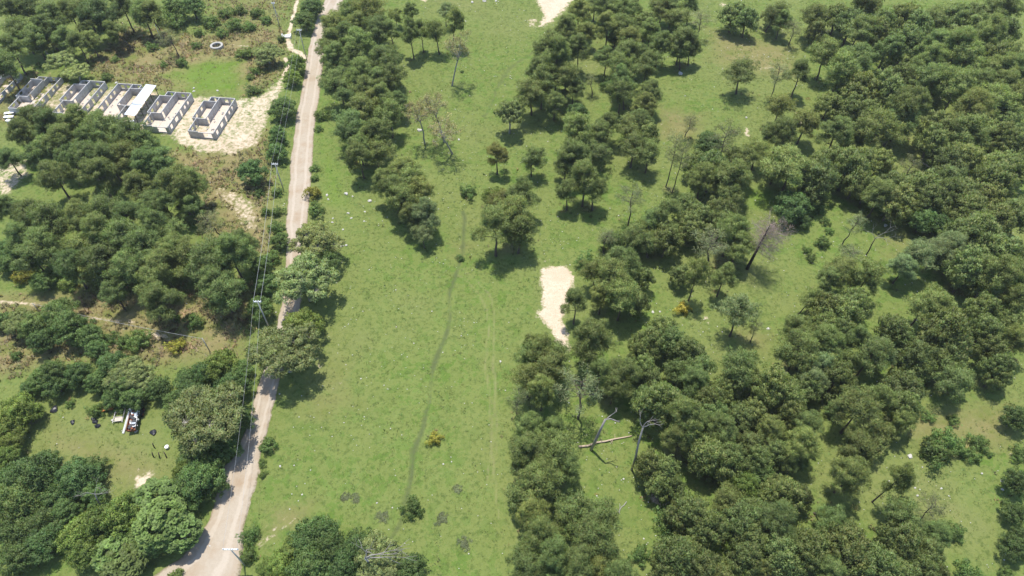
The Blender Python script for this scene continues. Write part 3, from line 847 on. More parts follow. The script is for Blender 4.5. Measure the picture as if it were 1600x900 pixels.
# ---------------------------------------------------------------- tree prototypes
class Leaves:
    def __init__(s): s.V = []; s.N = []; s.T = []
    def clump(s, c, r, n, ln, wd, r_, up=0.25, flat=0.8, cc=(0, 0, 5), tvar=0.20, inner=0.25):
        c = np.asarray(c, float)
        u = r_.normal(size=(n, 3)); u[:, 2] += up * 1.5
        u /= np.linalg.norm(u, axis=1)[:, None]
        rad = r * (inner + (1 - inner) * r_.random(n) ** 0.6)
        p = c + u * rad[:, None] * np.array([1, 1, flat])
        a = u + r_.normal(size=(n, 3)) * 0.55; a /= np.linalg.norm(a, axis=1)[:, None]
        sd = np.cross(a, r_.normal(size=(n, 3))); sd /= np.linalg.norm(sd, axis=1)[:, None] + 1e-9
        l = ln * r_.uniform(0.65, 1.25, n)[:, None]; w = wd * r_.uniform(0.7, 1.2, n)[:, None]
        tri = np.stack([p - sd * w / 2, p + sd * w / 2, p + a * l], 1)
        out = p - np.asarray(cc); out /= np.linalg.norm(out, axis=1)[:, None] + 1e-9
        nn = u * 0.85 + out * 0.40 + np.array([0, 0, 0.55]) + r_.normal(size=(n, 3)) * 0.3
        nn /= np.linalg.norm(nn, axis=1)[:, None]
        ct = 1 + r_.normal() * 0.12
        t = np.clip(ct + r_.normal(size=n) * tvar, 0.45, 1.9)
        tt = np.stack([t * (1 + 0.10 * r_.normal(size=n)), t, t * (1 + 0.1 * r_.normal(size=n))], 1)
        s.V.append(tri); s.N.append(np.repeat(nn[:, None], 3, 1)); s.T.append(np.repeat(tt[:, None], 3, 1))
    def mesh(s, name, mat):
        for V_, N_ in zip(s.V, s.N):        # wind every leaf so that its face looks the way its normal does
            g = np.cross(V_[:, 1] - V_[:, 0], V_[:, 2] - V_[:, 0])
            fl = (g * N_[:, 0]).sum(1) < 0
            V_[fl] = V_[fl][:, [1, 0, 2]]
        V = np.concatenate(s.V).reshape(-1, 3); N = np.concatenate(s.N).reshape(-1, 3); T = np.concatenate(s.T).reshape(-1, 3)
        me = mesh_from(name, V, np.arange(len(V)).reshape(-1, 3), [mat], True)
        vattr(me, 'tint', np.clip(T[:, 0], 0, 2), np.clip(T[:, 1], 0, 2), np.clip(T[:, 2], 0, 2))
        me.normals_split_custom_set_from_vertices([tuple(v) for v in N])
        return me

def limb(mb, a, b, r0, r1, r_, n=4, sag=0.0, seg=3):
    a = np.asarray(a, float); b = np.asarray(b, float)
    L = np.linalg.norm(b - a)
    P = []; R = []
    for k in range(seg + 1):
        t = k / seg
        p = a * (1 - t) + b * t
        if 0 < k < seg: p = p + r_.normal(size=3) * 0.05 * L
        p[2] += sag * math.sin(math.pi * t) * L
        P.append(tuple(p)); R.append(r0 * (1 - t) + r1 * t)
    mb.tube(P, R, n, cap=False)
    return P

def trunk_path(h, r_, wob=0.25, n=6):
    P = [np.array([0, 0, -0.4])]
    off = np.zeros(2)
    for k in range(1, n + 1):
        off = off + r_.normal(size=2) * wob / n * (1 + k * 0.2)
        P.append(np.array([off[0], off[1], h * k / n]))
    return P
def on_path(P, z):
    for a, b in zip(P[:-1], P[1:]):
        if a[2] <= z <= b[2]:
            t = (z - a[2]) / (b[2] - a[2]); return a * (1 - t) + b * t
    return P[-1]

def proto_pine(seed, slim=1.0, full=1.0):
    r_ = np.random.default_rng(100 + seed)
    h = 12.4; zb = r_.uniform(4.6, 6.0)
    mb = MB(); P = trunk_path(h * 0.95, r_, 0.5)
    n = len(P)
    mb.tube([tuple(p) for p in P], [0.24 * (1 - 0.85 * k / (n - 1)) + (0.07 if k == 0 else 0) for k in range(n)], 7, False)
    lv = Leaves()
    nb = int(34 * full)
    gaps = r_.uniform(0, 2 * math.pi, 3)
    for k in range(nb):
        q = (k + r_.random()) / nb
        z = zb + (h - 1.2 - zb) * q
        ang = k * 2.399 + r_.normal() * 0.35
        prof = (math.sin(math.pi * min(1, 0.24 + 0.70 * q)) ** 0.7)
        R = 4.05 * slim * prof * r_.uniform(0.62, 1.08)
        if min(abs((ang - g + math.pi) % (2 * math.pi) - math.pi) for g in gaps) < 0.35: R *= 0.62
        a = on_path(P, z - 0.25)
        tip = np.array([a[0] + R * math.cos(ang), a[1] + R * math.sin(ang), z + R * r_.uniform(0.10, 0.42)])
        pts = limb(mb, a, tip, 0.075, 0.02, r_, 4, -0.05)
        ncl = 3 + int(R > 2) + int(R > 3)
        for c in range(ncl):
            t = 1.0 - 0.62 * c / ncl
            ctr = a * (1 - t) + tip * t + r_.normal(size=3) * np.array([0.5, 0.5, 0.25])
            ctr[2] += 0.15
            lv.clump(ctr, r_.uniform(0.62, 1.0), 96, 0.46, 0.13, r_, 0.3, 0.72, (a[0], a[1], z - 1.5))
    for c in range(5):
        top = P[-1] + r_.normal(size=3) * np.array([0.7, 0.7, 0.35]); top[2] = h - 0.6 + r_.normal() * 0.3
        lv.clump(top, 0.8, 96, 0.46, 0.13, r_, 0.4, 0.8, (0, 0, 8))
    return mb, lv, 'bark'

def proto_dome(seed, tall=1.0, open_=0.0):
    """pine with a rounded crown of tufted lobes"""
    r_ = np.random.default_rng(150 + seed)
    h = 12.4
    mb = MB(); P = trunk_path(h * 0.88, r_, 0.5); n = len(P)
    mb.tube([tuple(p) for p in P], [0.25 * (1 - 0.85 * k / (n - 1)) + (0.07 if k == 0 else 0) for k in range(n)], 7, False)
    lv = Leaves()
    spec = [(6, 2.7, 6.9, 1.4), (5, 2.1, 8.4, 1.5), (4, 1.6, 9.7, 1.4), (2, 0.7, 10.9, 1.3)]
    for cnt, rad, z0, rl0 in spec:
        a0 = r_.uniform(0, 6.28)
        for k in range(cnt):
            if r_.random() < open_: continue
            ang = a0 + 6.283 * k / cnt + r_.normal() * 0.25
            rr = rad * r_.uniform(0.75, 1.15)
            c = np.array([rr * math.cos(ang), rr * math.sin(ang), z0 * tall + r_.normal() * 0.5])
            rl = rl0 * r_.uniform(0.78, 1.12)
            a = on_path(P, max(1.5, c[2] - rr * 0.5 - 0.4))
            limb(mb, a, c, 0.08, 0.03, r_, 4, -0.04)
            for j in range(17):
                u = r_.normal(size=3); u[2] = u[2] * 0.8 + 0.30; u /= np.linalg.norm(u)
                ctr = c + u * rl * r_.uniform(0.62, 1.0) * np.array([1, 1, 0.78])
                lv.clump(ctr, r_.uniform(0.42, 0.72), 96, 0.46, 0.085, r_, 0.35, 0.8, c - np.array([0, 0, 0.8]))
    return mb, lv, 'bark'

def proto_thin(seed):
    r_ = np.random.default_rng(200 + seed)
    h = 13.0; zb = 6.4
    mb = MB(); P = trunk_path(h * 0.96, r_, 0.8)
    n = len(P)
    mb.tube([tuple(p) for p in P], [0.19 * (1 - 0.8 * k / (n - 1)) for k in range(n)], 6, False)
    lv = Leaves(); nb = 20
    for k in range(nb):
        q = (k + r_.random()) / nb
        z = zb + (h - 1 - zb) * q
        ang = k * 2.399 + r_.normal() * 0.4
        R = 3.0 * math.sin(math.pi * (0.2 + 0.7 * q)) ** 0.7 * r_.uniform(0.5, 1.1)
        a = on_path(P, z - 0.3)
        tip = np.array([a[0] + R * math.cos(ang), a[1] + R * math.sin(ang), z + R * r_.uniform(0.15, 0.6)])
        limb(mb, a, tip, 0.06, 0.018, r_, 4)
        for c in range(2):
            t = 1 - 0.35 * c
            lv.clump(a * (1 - t) + tip * t + r_.normal(size=3) * 0.3, r_.uniform(0.5, 0.85), 52, 0.42, 0.09, r_, 0.3, 0.7, (a[0], a[1], z - 1))
    return mb, lv, 'bark'

def proto_broad(seed):
    r_ = np.random.default_rng(300 + seed)
    h = 8.6; R0 = 5.5
    mb = MB(); P = trunk_path(4.0, r_, 0.5, 3)
    mb.tube([tuple(p) for p in P], [0.42, 0.34, 0.3, 0.25], 8, False)
    lv = Leaves()
    lobes = []
    for k in range(13):
        ang = k * 2.399; rr = R0 * 0.78 * math.sqrt((k + 0.5) / 13) * r_.uniform(0.85, 1.12)
        c = np.array([rr * math.cos(ang), rr * math.sin(ang), h - 2.0 - 2.1 * (rr / R0) ** 2 + r_.normal() * 0.45])
        pts = limb(mb, P[-1] + r_.normal(size=3) * 0.1, c, 0.17, 0.05, r_, 5, 0.05, 4)
        lobes.append((c, r_.uniform(1.5, 2.1)))
    for c, rl in lobes:
        for j in range(20):
            u = r_.normal(size=3); u[2] = abs(u[2]) * 0.9 - 0.25; u /= np.linalg.norm(u)
            ctr = c + u * rl * r_.uniform(0.7, 1.05) * np.array([1, 1, 0.72])
            limb(mb, c, ctr, 0.04, 0.015, r_, 3, 0, 1)
            lv.clump(ctr, r_.uniform(0.5, 0.85), 110, 0.32, 0.22, r_, 0.35, 0.6, c)
    return mb, lv, 'pale_bark'

def proto_dense(seed):
    r_ = np.random.default_rng(400 + seed)
    h = 7.4; R0 = 4.0
    mb = MB(); P = trunk_path(3.2, r_, 0.4, 3)
    mb.tube([tuple(p) for p in P], [0.3, 0.25, 0.22, 0.18], 7, False)
    lv = Leaves()
    for k in range(17):
        ang = k * 2.399 + r_.normal() * 0.2; f = math.sqrt((k + 0.5) / 17)
        rr = R0 * 0.72 * f * r_.uniform(0.8, 1.15)
        c = np.array([rr * math.cos(ang), rr * math.sin(ang), h - 1.7 - 3.0 * f * f * r_.uniform(0.8, 1.1)])
        limb(mb, P[-1], c, 0.12, 0.04, r_, 5)
        rl = r_.uniform(1.15, 1.75)
        for j in range(11):
            u = r_.normal(size=3); u[2] = u[2] * 0.8 + 0.35; u /= np.linalg.norm(u)
            ctr = c + u * rl * r_.uniform(0.6, 1.0)
            lv.clump(ctr, r_.uniform(0.42, 0.75), 70, 0.30, 0.20, r_, 0.3, 0.75, c)
    return mb, lv, 'bark'

def proto_rosette(seed):
    r_ = np.random.default_rng(500 + seed)
    h = 7.6; R0 = 4.0
    mb = MB(); P = trunk_path(3.4, r_, 0.4, 3)
    mb.tube([tuple(p) for p in P], [0.28, 0.24, 0.2, 0.17], 7, False)
    lv = Leaves()
    for k in range(210):
        z = r_.uniform(-0.25, 1); ang = k * 2.399
        rr = math.sqrt(max(0, 1 - z * z))
        c = np.array([R0 * 0.95 * rr * math.cos(ang), R0 * 0.95 * rr * math.sin(ang), 4.1 + 3.0 * z]) * r_.uniform(0.9, 1.05)
        if k % 4 == 0: limb(mb, P[-1], c, 0.06, 0.02, r_, 4)
        n = 30
        th = np.arange(n) * 2.399; el = r_.uniform(-0.2, 0.7, n)
        a = np.stack([np.cos(th) * np.cos(el), np.sin(th) * np.cos(el), np.sin(el)], 1)
        p = c + a * 0.05
        sd = np.cross(a, np.array([0, 0, 1.0])); sd /= np.linalg.norm(sd, axis=1)[:, None] + 1e-9
        l = r_.uniform(0.35, 0.6, n)[:, None]
        tri = np.stack([p + a * l * 0.2 - sd * 0.1, p + a * l + sd * 0.16, p + a * l - sd * 0.16], 1)
        out = c - np.array([0, 0, 3.5]); out /= np.linalg.norm(out)
        nn = np.cross(sd, a) + out * 0.6 + r_.normal(size=(n, 3)) * 0.2; nn /= np.linalg.norm(nn, axis=1)[:, None]
        t = np.clip(1 + r_.normal() * 0.15 + r_.normal(size=n) * 0.2, 0.5, 1.8)
        tt = np.stack([t, t, t], 1)
        lv.V.append(tri); lv.N.append(np.repeat(nn[:, None], 3, 1)); lv.T.append(np.repeat(tt[:, None], 3, 1))
        if k % 2 == 0: lv.clump(c * 0.93, 0.6, 36, 0.35, 0.22, r_, 0.1, 0.8, (0, 0, 4))
    return mb, lv, 'pale_bark'

def proto_red(seed):
    r_ = np.random.default_rng(600 + seed)
    h = 13.0
    mb = MB(); P = trunk_path(8.0, r_, 0.6, 5)
    mb.tube([tuple(p) for p in P], [0.2, 0.18, 0.16, 0.15, 0.13, 0.11], 7, False)
    lv = Leaves()
    for k in range(16):
        ang = k * 2.399; f = math.sqrt((k + 0.5) / 16)
        c = np.array([2.9 * f * math.cos(ang), 2.9 * f * math.sin(ang), 8.4 + 4.2 * r_.random() * (1.1 - 0.5 * f)])
        limb(mb, on_path(P, r_.uniform(6, 8)), c, 0.07, 0.02, r_, 4, 0.05)
        for j in range(5):
            ctr = c + r_.normal(size=3) * 0.55
            limb(mb, c, ctr, 0.02, 0.008, r_, 3, 0, 1)
            lv.clump(ctr, r_.uniform(0.4, 0.7), 34, 0.22, 0.15, r_, 0.2, 0.8, c, 0.4)
    return mb, lv, 'pale_bark'

def proto_shrub(seed):
    r_ = np.random.default_rng(700 + seed)
    mb = MB(); lv = Leaves()
    for k in range(13):
        ang = k * 2.399; f = math.sqrt((k + 0.5) / 13)
        rr = 1.2 * f * r_.uniform(0.55, 1.35)
        c = np.array([rr * math.cos(ang), rr * math.sin(ang), 1.65 - 1.0 * f * r_.uniform(0.3, 1.4)])
        limb(mb, (r_.normal() * 0.1, r_.normal() * 0.1, -0.2), c, 0.04, 0.015, r_, 4)
        for j in range(4):
            ctr = c + r_.normal(size=3) * np.array([0.34, 0.34, 0.28]); ctr[2] = max(ctr[2], 0.2)
            lv.clump(ctr, r_.uniform(0.22, 0.48), 48, 0.24, 0.13, r_, 0.35, 0.85, (0, 0, 0.6))
    return mb, lv, 'bark'

PROTOS = {}
def register(kind, builders):
    out = []
    for b in builders:
        mb, lv, bk = b
        tm = mesh_from('trunk', mb.V, mb.F, [M[bk]], True)
        cm = lv.mesh('crown', M['leaf'])
        out.append((tm, cm))
    PROTOS[kind] = out
register('pine', [proto_dome(0), proto_dome(1, 1.0, 0.12), proto_dome(2, 1.0, 0.2), proto_dome(3, 1.0, 0.1), proto_dome(4, 1.0, 0.25), proto_dome(5, 1.0, 0.15), proto_dome(6, 1.0, 0.25), proto_pine(2, 1.0, 0.9), proto_pine(3, 1.05, 1.0), proto_pine(0, 1.05, 1.1), proto_pine(4, 1.05, 1.15), proto_pine(5, 1.0, 0.75)])
register('thin', [proto_thin(k) for k in range(4)])
register('broad', [proto_broad(k) for k in range(3)])
register('dense', [proto_dense(k) for k in range(5)])
register('rosette', [proto_rosette(k) for k in range(2)])
register('red', [proto_red(k) for k in range(3)])
register('shrub', [proto_shrub(k) for k in range(5)])

# ---------------------------------------------------------------- plant every surveyed tree, each one a thing of its own
PLACES = [
    (45, 30, 'in the upper left corner wood'), (140, 35, 'in the wood above the roofless houses'), (220, 25, 'in the wood left of the round well'),
    (290, 20, 'above the round well'), (375, 45, 'in the weeds right of the round well'), (290, 90, 'in dry grass below the round well'), (95, 92, 'beyond the roofless houses'),
    (100, 200, 'just below the roofless houses'), (200, 225, 'below the white metal roof'), (20, 220, 'at the left edge below the houses'),
    (110, 255, 'upper left part of the left wood'), (240, 275, 'below the sandy building site'), (50, 345, 'at the left edge of the left wood'), (150, 350, 'in the middle of the left wood'),
    (240, 350, 'on the right of the left wood'), (130, 405, 'on the lower side of the left wood'), (240, 425, 'lower right side of the left wood'), (350, 405, 'at the right end of the left wood'), (40, 420, 'at the lower left of the left wood'),
    (90, 505, 'by the overhead wire at far left'), (200, 530, 'below the thin overhead wire'), (290, 515, 'beside the small wire pole'), (75, 590, 'above the far left of the yard'), (185, 590, 'behind the junk trailer'), (270, 605, 'right of the junk trailer'), (345, 590, 'left of the road above the yard'),
    (330, 655, 'between yard and road, upper side'), (20, 670, 'at the left edge of the yard'), (40, 745, 'left of the yard, bottom left corner'), (130, 745, 'below the grassy yard'), (40, 840, 'in the bottom left corner'), (140, 835, 'at the bottom left beside the dark trees'), (245, 820, 'bottom left, beside the road bend'), (310, 740, 'between the yard and the road'),
    (475, 25, 'left of the road at its far end'), (450, 110, 'left of the road beside the sandy path'), (435, 220, 'left of the road beside the sand'), (430, 340, 'under the power lines left of road'), (400, 265, 'below the sand near the road'), (410, 425, 'left of road at the power line'), (480, 400, 'over the road in mid photo'), (450, 520, 'over the road below mid photo'),
    (495, 190, 'on the far right verge of road'), (490, 295, 'on the right verge of the road'), (415, 715, 'on the road verge, lower left'), (390, 850, 'on the verge by the pole'),
    (530, 30, 'right of the road, top edge'), (540, 75, 'beside the road near the top'), (585, 30, 'at the top, left of meadow'), (665, 40, 'in the row at the meadow top'), (570, 130, 'upper part of the column beside road'), (585, 190, 'lower part of the column beside road'), (600, 255, 'left of the upper meadow clump'), (640, 310, 'in the upper meadow clump'), (700, 160, 'on the upper meadow'),
    (785, 200, 'on the meadow top right'), (730, 300, 'alone on the upper meadow'), (795, 330, 'in the meadow above the sand pit'), (890, 30, 'beside the top sand patch'), (860, 110, 'below the top sand patch'), (960, 25, 'top centre, right of sand'), (1050, 30, 'top centre right of the meadow'), (960, 110, 'right of the top sand patch wood'), (1040, 85, 'left of the upper right clearing'), (1000, 150, 'below the clearing left side'),
    (925, 200, 'middle strip below the top sand'), (1000, 215, 'middle strip beside the eroded slope'), (910, 265, 'above the sand pit, upper clump'), (840, 260, 'meadow side above the sand pit'), (1150, 115, 'alone in the upper right clearing'), (1170, 15, 'above the upper right clearing'), (1070, 210, 'on the eroded slope'),
    (960, 410, 'just right of the sand pit'), (1000, 350, 'above right of the sand pit'), (1060, 340, 'left centre of the middle wood'), (1130, 345, 'right centre of the middle wood'), (1110, 260, 'upper side of the middle wood'), (1055, 265, 'left tip of the middle wood'), (1090, 410, 'lower side of the middle wood'), (1180, 245, 'upper right of the middle wood'),
    (1240, 30, 'right of the clearing, top edge'), (1330, 25, 'in the top right wood, left end'), (1410, 30, 'in the top right wood, centre'), (1500, 30, 'in the top right wood, right part'), (1580, 40, 'in the top right corner'), (1250, 120, 'right side of the upper clearing'), (1325, 105, 'upper right wood below its left end'), (1400, 110, 'upper right wood centre'), (1480, 100, 'upper right wood, right part'), (1575, 110, 'right edge, upper wood'),
    (1240, 190, 'below the upper right clearing'), (1340, 190, 'right wood, upper middle left'), (1420, 180, 'right wood, upper middle'), (1510, 180, 'right wood, upper middle right'), (1580, 190, 'right edge, upper middle'), (1250, 270, 'above the bare dead tree'), (1340, 255, 'above the right slope'), (1390, 295, 'bordering the right slope'), (1480, 280, 'right wood, centre'), (1570, 265, 'right edge, wood centre'), (1450, 342, 'foot of the right slope'), (1270, 350, 'beside the bare dead tree'), (1345, 370, 'standing on the right slope'), (1550, 350, 'right edge below wood centre'), (1460, 400, 'right of the slope'), (1550, 415, 'right edge at mid height'),
    (840, 570, 'lower left of the sand pit'), (925, 520, 'right below the sand pit'), (960, 590, 'lower wood, upper left'), (1030, 525, 'lower wood, top'), (1090, 560, 'lower wood, upper right side'), (1030, 600, 'lower wood, left centre'), (1110, 640, 'lower wood, centre'), (1170, 610, 'lower wood, right centre'), (1150, 495, 'alone between two right woods'),
    (1310, 450, 'right clump, top'), (1310, 500, 'right clump, centre'), (1260, 540, 'right clump, left side'), (1330, 560, 'right clump, lower part'), (1240, 610, 'below the right clump'), (1330, 630, 'lower right ravine'), (1410, 610, 'left of the lower right clearing'), (1430, 500, 'left side, tall right grove'), (1490, 515, 'centre, tall right grove'), (1570, 490, 'right edge beside the tall grove'), (1575, 560, 'right edge below the tall grove'), (1515, 582, 'leaning above the lower right clearing'),
    (835, 715, 'right of meadow, lower left clump'), (830, 780, 'meadow edge, lower clump'), (905, 795, 'lower clump above bottom edge'), (850, 860, 'bottom edge, right of meadow'), (930, 870, 'bottom edge, lower clump'), (810, 630, 'meadow edge beside lower left clump'), (905, 605, 'above the fallen log'), (1035, 730, 'right of the forked dead tree'), (1120, 700, 'lower centre wood'), (1180, 710, 'lower centre wood, right end'), (1090, 800, 'right of the cut log'), (1160, 800, 'lower centre, right of cut log wood'), (1070, 865, 'bottom centre'), (1150, 870, 'bottom centre right'), (1000, 865, 'alone at bottom centre'),
    (1235, 700, 'lower right wood, upper left'), (1340, 710, 'lower right wood, top'), (1240, 770, 'lower right wood, left part'), (1310, 795, 'lower right wood, centre'), (1240, 850, 'bottom right, left part'), (1325, 850, 'bottom right, centre'), (1400, 860, 'bottom right, right part'), (1450, 830, 'left edge of lower right clearing'), (1405, 750, 'beside lower right clearing'), (1480, 700, 'above the lower right clearing'), (1530, 700, 'top right of lower right clearing'), (1590, 700, 'right edge beside lower right clearing'), (1590, 830, 'bottom right corner'), (1500, 840, 'inside the lower right clearing'), (1545, 895, 'bottom edge of lower right clearing'),
    (490, 860, 'bottom edge, left of meadow'), (590, 870, 'bottom edge, foot of meadow'), (645, 792, 'alone on the lower meadow'), (679, 684, 'alone on the mid meadow'),
]
ORD = ['first', 'second', 'third', 'fourth', 'fifth', 'sixth', 'seventh', 'eighth', 'ninth', 'tenth', 'eleventh', 'twelfth', 'thirteenth', 'fourteenth', 'fifteenth', 'sixteenth']
cells = {}
for t in trees:
    ph = min(PLACES, key=lambda p: (p[0] - t['px']) ** 2 + 1.4 * (p[1] - t['py']) ** 2)[2]
    t['place'] = ph
    cells.setdefault((ph, KINDS[t['code']][2]), []).append(t)
for (ph, look), lst in cells.items():
    lst.sort(key=lambda t: t['px'])
    if len(lst) > len(ORD): print('BIG CELL', ph, len(lst))
    for k, t in enumerate(lst):
        if len(lst) == 1: t['label'] = f'{look} {ph}'
        elif len(lst) == 2: t['label'] = f'{("left", "right")[k]} {look} of two {ph}'
        elif k == 0: t['label'] = f'leftmost {look} {ph}'
        elif k == len(lst) - 1: t['label'] = f'rightmost {look} {ph}'
        else: t['label'] = f'{look}, {ORD[k]} from left {ph}'
pr = random.Random(99)
GROUPNAME = {'P': 'pines of the woods', 'G': 'grey-green pines', 'T': 'thin sparse pines', 'B': 'pale spreading trees', 'D': 'dark leafy trees', 'O': 'olive leafy trees of the woods', 'Y': 'bright leafy trees', 'Z': 'large-leaved trees by the bend', 'R': 'reddish trees of the upper meadow', 'S': 'green shrubs', 'L': 'yellowish shrubs'}
for t in trees:
    name, cat, look, col, kind = KINDS[t['code']]
    tm, cm = pr.choice(PROTOS[kind] if not (kind == 'pine' and t['foot']) else [PROTOS[kind][i] for i in (4, 6, 7, 8, 11)])
    root = empty(name, (t['x'], t['y'], zland(t['x'], t['y']) - 0.05))
    s = t['s'] * (1.12 if t['px'] > 1280 and t['py'] < 460 and t['code'] in 'PO' else 1.0)
    wf = 1.08 if t['py'] < 420 else (0.95 if t['px'] > 800 else 1.04)
    root.scale = (s * wf * pr.uniform(0.95, 1.08), s * wf * pr.uniform(0.95, 1.08), s * t['zs'])
    root.rotation_euler = (-t['lean'][1], t['lean'][0], pr.uniform(0, 6.283))
    tag(root, t['label'], cat, GROUPNAME[t['code']])
    add('trunk', tm, root)
    cr = add('crown', cm, root)
    k = pr.uniform(0.84, 1.18); hue = pr.gauss(0, 0.045)
    if t['code'] == 'P' and t['px'] < 420: k *= 0.92; hue -= 0.06
    if t['code'] == 'P' and pr.random() < 0.14: hue += 0.10
    cr.color = (col[0] * 1.34 * k * (1 + hue), col[1] * 1.36 * k, col[2] * 1.24 * k * (1 - 0.5 * hue), 1)
    if t['code'] == 'S' and (t['px'], t['py']) == (990, 50): cr.color = (0.27, 0.22, 0.04, 1)
    if t['code'] == 'Y' and 1450 < t['px']: cr.color = (0.105 * k, 0.155 * k, 0.045 * k, 1)
# ---------------------------------------------------------------- dead trees and felled wood
def grow(mb, a, d, L, r, depth, r_, spread=0.6, seg=3, n=4):
    d = np.asarray(d, float); d /= np.linalg.norm(d)
    P = [np.asarray(a, float)]
    for k in range(seg):
        d = d + r_.normal(size=3) * 0.16; d /= np.linalg.norm(d)
        P.append(P[-1] + d * L / seg)
    mb.tube([tuple(p) for p in P], [r * (1 - 0.45 * k / seg) for k in range(seg + 1)], n, False)
    if depth > 0:
        for c in range(r_.integers(2, 4)):
            nd_ = d + r_.normal(size=3) * spread
            grow(mb, P[-1] if c < 2 else P[-2], nd_, L * r_.uniform(0.55, 0.8), r * 0.55, depth - 1, r_, spread, 2, 3)

def height_for(g, py):
    return min(np.arange(1, 22, 0.1), key=lambda h: abs(to_px(g[0], g[1], g[2] + h)[1] - py))

def bare_tree(foot, fork, label, seed, r=0.18, depth=3, spread=0.6, Lb=2.0, dirs=None, mat='dead_wood', arm=None):
    r_ = np.random.default_rng(900 + seed)
    gx, gy, gz = ground(*foot)
    h = height_for((gx, gy, gz), fork[1])
    px, py, dep = to_px(gx, gy, gz + h)
    off = (fork[0] - px) * dep / FPX
    root = empty('bare_dead_tree', (gx, gy, zland(gx, gy) - 0.05))
    tag(root, label, 'tree', 'bare dead trees')
    mb = MB()
    P = [(0, 0, -0.3), (off * 0.3 + 0.1, 0.05, h * 0.33), (off * 0.7 - 0.08, -0.05, h * 0.67), (off, 0, h)]
    mb.tube(P, [r * 1.15, r, r * 0.85, r * 0.65], 7, True)
    mb.build('trunk', M['bark'] if mat == 'bark' else M[mat], root, True)
    for d in (dirs or [(-0.6, 0, 1), (0.5, 0.2, 1), (1, -0.1, 0.3)]):
        b = MB(); grow(b, P[-1], d, Lb, r * 0.5, depth, r_, spread); b.build('branch', M['dead_wood'], root, True)
    return root
bare_tree((987, 734), (1005, 667), 'forked bare dead tree right of the fallen log', 1, 0.17, 2, 0.4, 1.5, [(-0.5, 0.1, 1.0), (0.35, 0.1, 1.0), (1.2, 0, 0.35)])
bare_tree((923, 703), (946, 655), 'leaning bare dead tree standing over the fallen log', 2, 0.22, 2, 0.4, 1.2, [(1.3, 0, 0.2), (1.0, 0.2, 0.6)], 'dead_wood')
bare_tree((1353, 399), (1368, 372), 'small bare dead tree on right slope, right of pair', 3, 0.12, 3, 0.5, 1.8, [(0.4, 0, 1), (-0.2, 0.1, 1), (0.8, 0, 0.3)], 'bark')
bare_tree((599, 895), (570, 872), 'pale bare branches in the canopy at bottom centre', 6, 0.2, 2, 0.35, 3.0, [(0.2, 0, 1), (1.2, 0, 0.3), (1.0, 0.5, 0.4)], 'pale_bark')
bare_tree((162, 800), (148, 772), 'small bare grey branches beside the yard, bottom left', 7, 0.1, 3, 0.6, 1.3)

def brush_tree():
    r_ = np.random.default_rng(931)
    foot = (1167, 420)
    gx, gy, gz = ground(*foot)
    h = height_for((gx, gy, gz), 352)
    px, py, dep = to_px(gx, gy, gz + h)
    off = (1203 - px) * dep / FPX
    root = empty('bare_dead_tree', (gx, gy, zland(gx, gy) - 0.05))
    tag(root, 'leafless purple-grey dead tree with black leaning trunk on the slope', 'tree', 'bare dead trees')
    mb = MB(); mb.tube([(0, 0, -0.3), (off * 0.35, 0, h * 0.33), (off * 0.62, 0, h * 0.6), (off, 0, h)], [0.34, 0.27, 0.2, 0.08], 7)
    mb.build('trunk', simple('charred_bark', (0.03, 0.026, 0.026), 0.9, 0.4), root, True)
    b = MB()
    for k in range(34):
        q = r_.uniform(0.42, 1.0)
        a = np.array([off * q, 0, h * q])
        ang = r_.uniform(0, 6.28)
        d = np.array([math.cos(ang) + 0.75, math.sin(ang), 0.15 + 0.5 * (q - 0.4)])
        grow(b, a, d, r_.uniform(1.6, 2.6), 0.05, 2, r_, 0.45, 3, 3)
    b.build('branches', M['twig'], root)
    lv = Leaves()
    for k in range(120):
        ang = r_.uniform(0, 6.28); rr = r_.uniform(0.3, 3.3)
        q = r_.uniform(0.5, 1.0)
        lv.clump((off * q + 1.0 + rr * math.cos(ang), rr * math.sin(ang), h * q + r_.uniform(-1.2, 0.9)), 0.7, 40, 0.6, 0.045, r_, 0.2, 0.6, (off, 0, h * 0.6), 0.2)
    tw = lv.mesh('twigs', M['leaf']); o = add('twigs', tw, root); o.color = (0.26, 0.20, 0.185, 1)
brush_tree()

def log(a, b, r0, r1, name, label, mat, lift=None, cat='log'):
    A = Vector(ground(*a)); B = Vector(ground(*b))
    A.z = zland(A.x, A.y); B.z = zland(B.x, B.y)
    root = empty(name, A)
    d = B - A
    mb = MB(); n = 6
    rr = random.Random(sum(map(ord, label)))
    mb.tube([tuple(d * (k / n) + Vector((0, rr.uniform(-.2, .2), r0 + rr.uniform(-.02, .02)))) for k in range(n + 1)], [r0 + (r1 - r0) * k / n for k in range(n + 1)], 9)
    mb.build('trunk', M[mat], root, True)
    for k in range(4):
        t = rr.uniform(0.4, 0.95); p = d * t + Vector((0, 0, r0))
        mb = MB(); mb.tube([tuple(p), tuple(p + Vector((rr.uniform(-.3, .3), rr.choice((-1, 1)) * rr.uniform(.4, .9), rr.uniform(.0, .3))))], [0.05, 0.02], 5)
        mb.build('branch_stub', M[mat], root, True)
    tag(root, label, cat)
log((904, 700), (987, 680), 0.18, 0.10, 'fallen_log', 'long pale barkless fallen log below the leaning dead tree', 'fresh_wood')
log((1028, 781), (1048, 780), 0.22, 0.2, 'cut_log', 'short dark cut log beside pale wood chips', 'bark')
log((979, 784), (965, 801), 0.07, 0.04, 'fallen_branch', 'thin pale fallen branch on the grass near the bottom', 'pale_bark', cat='branch')

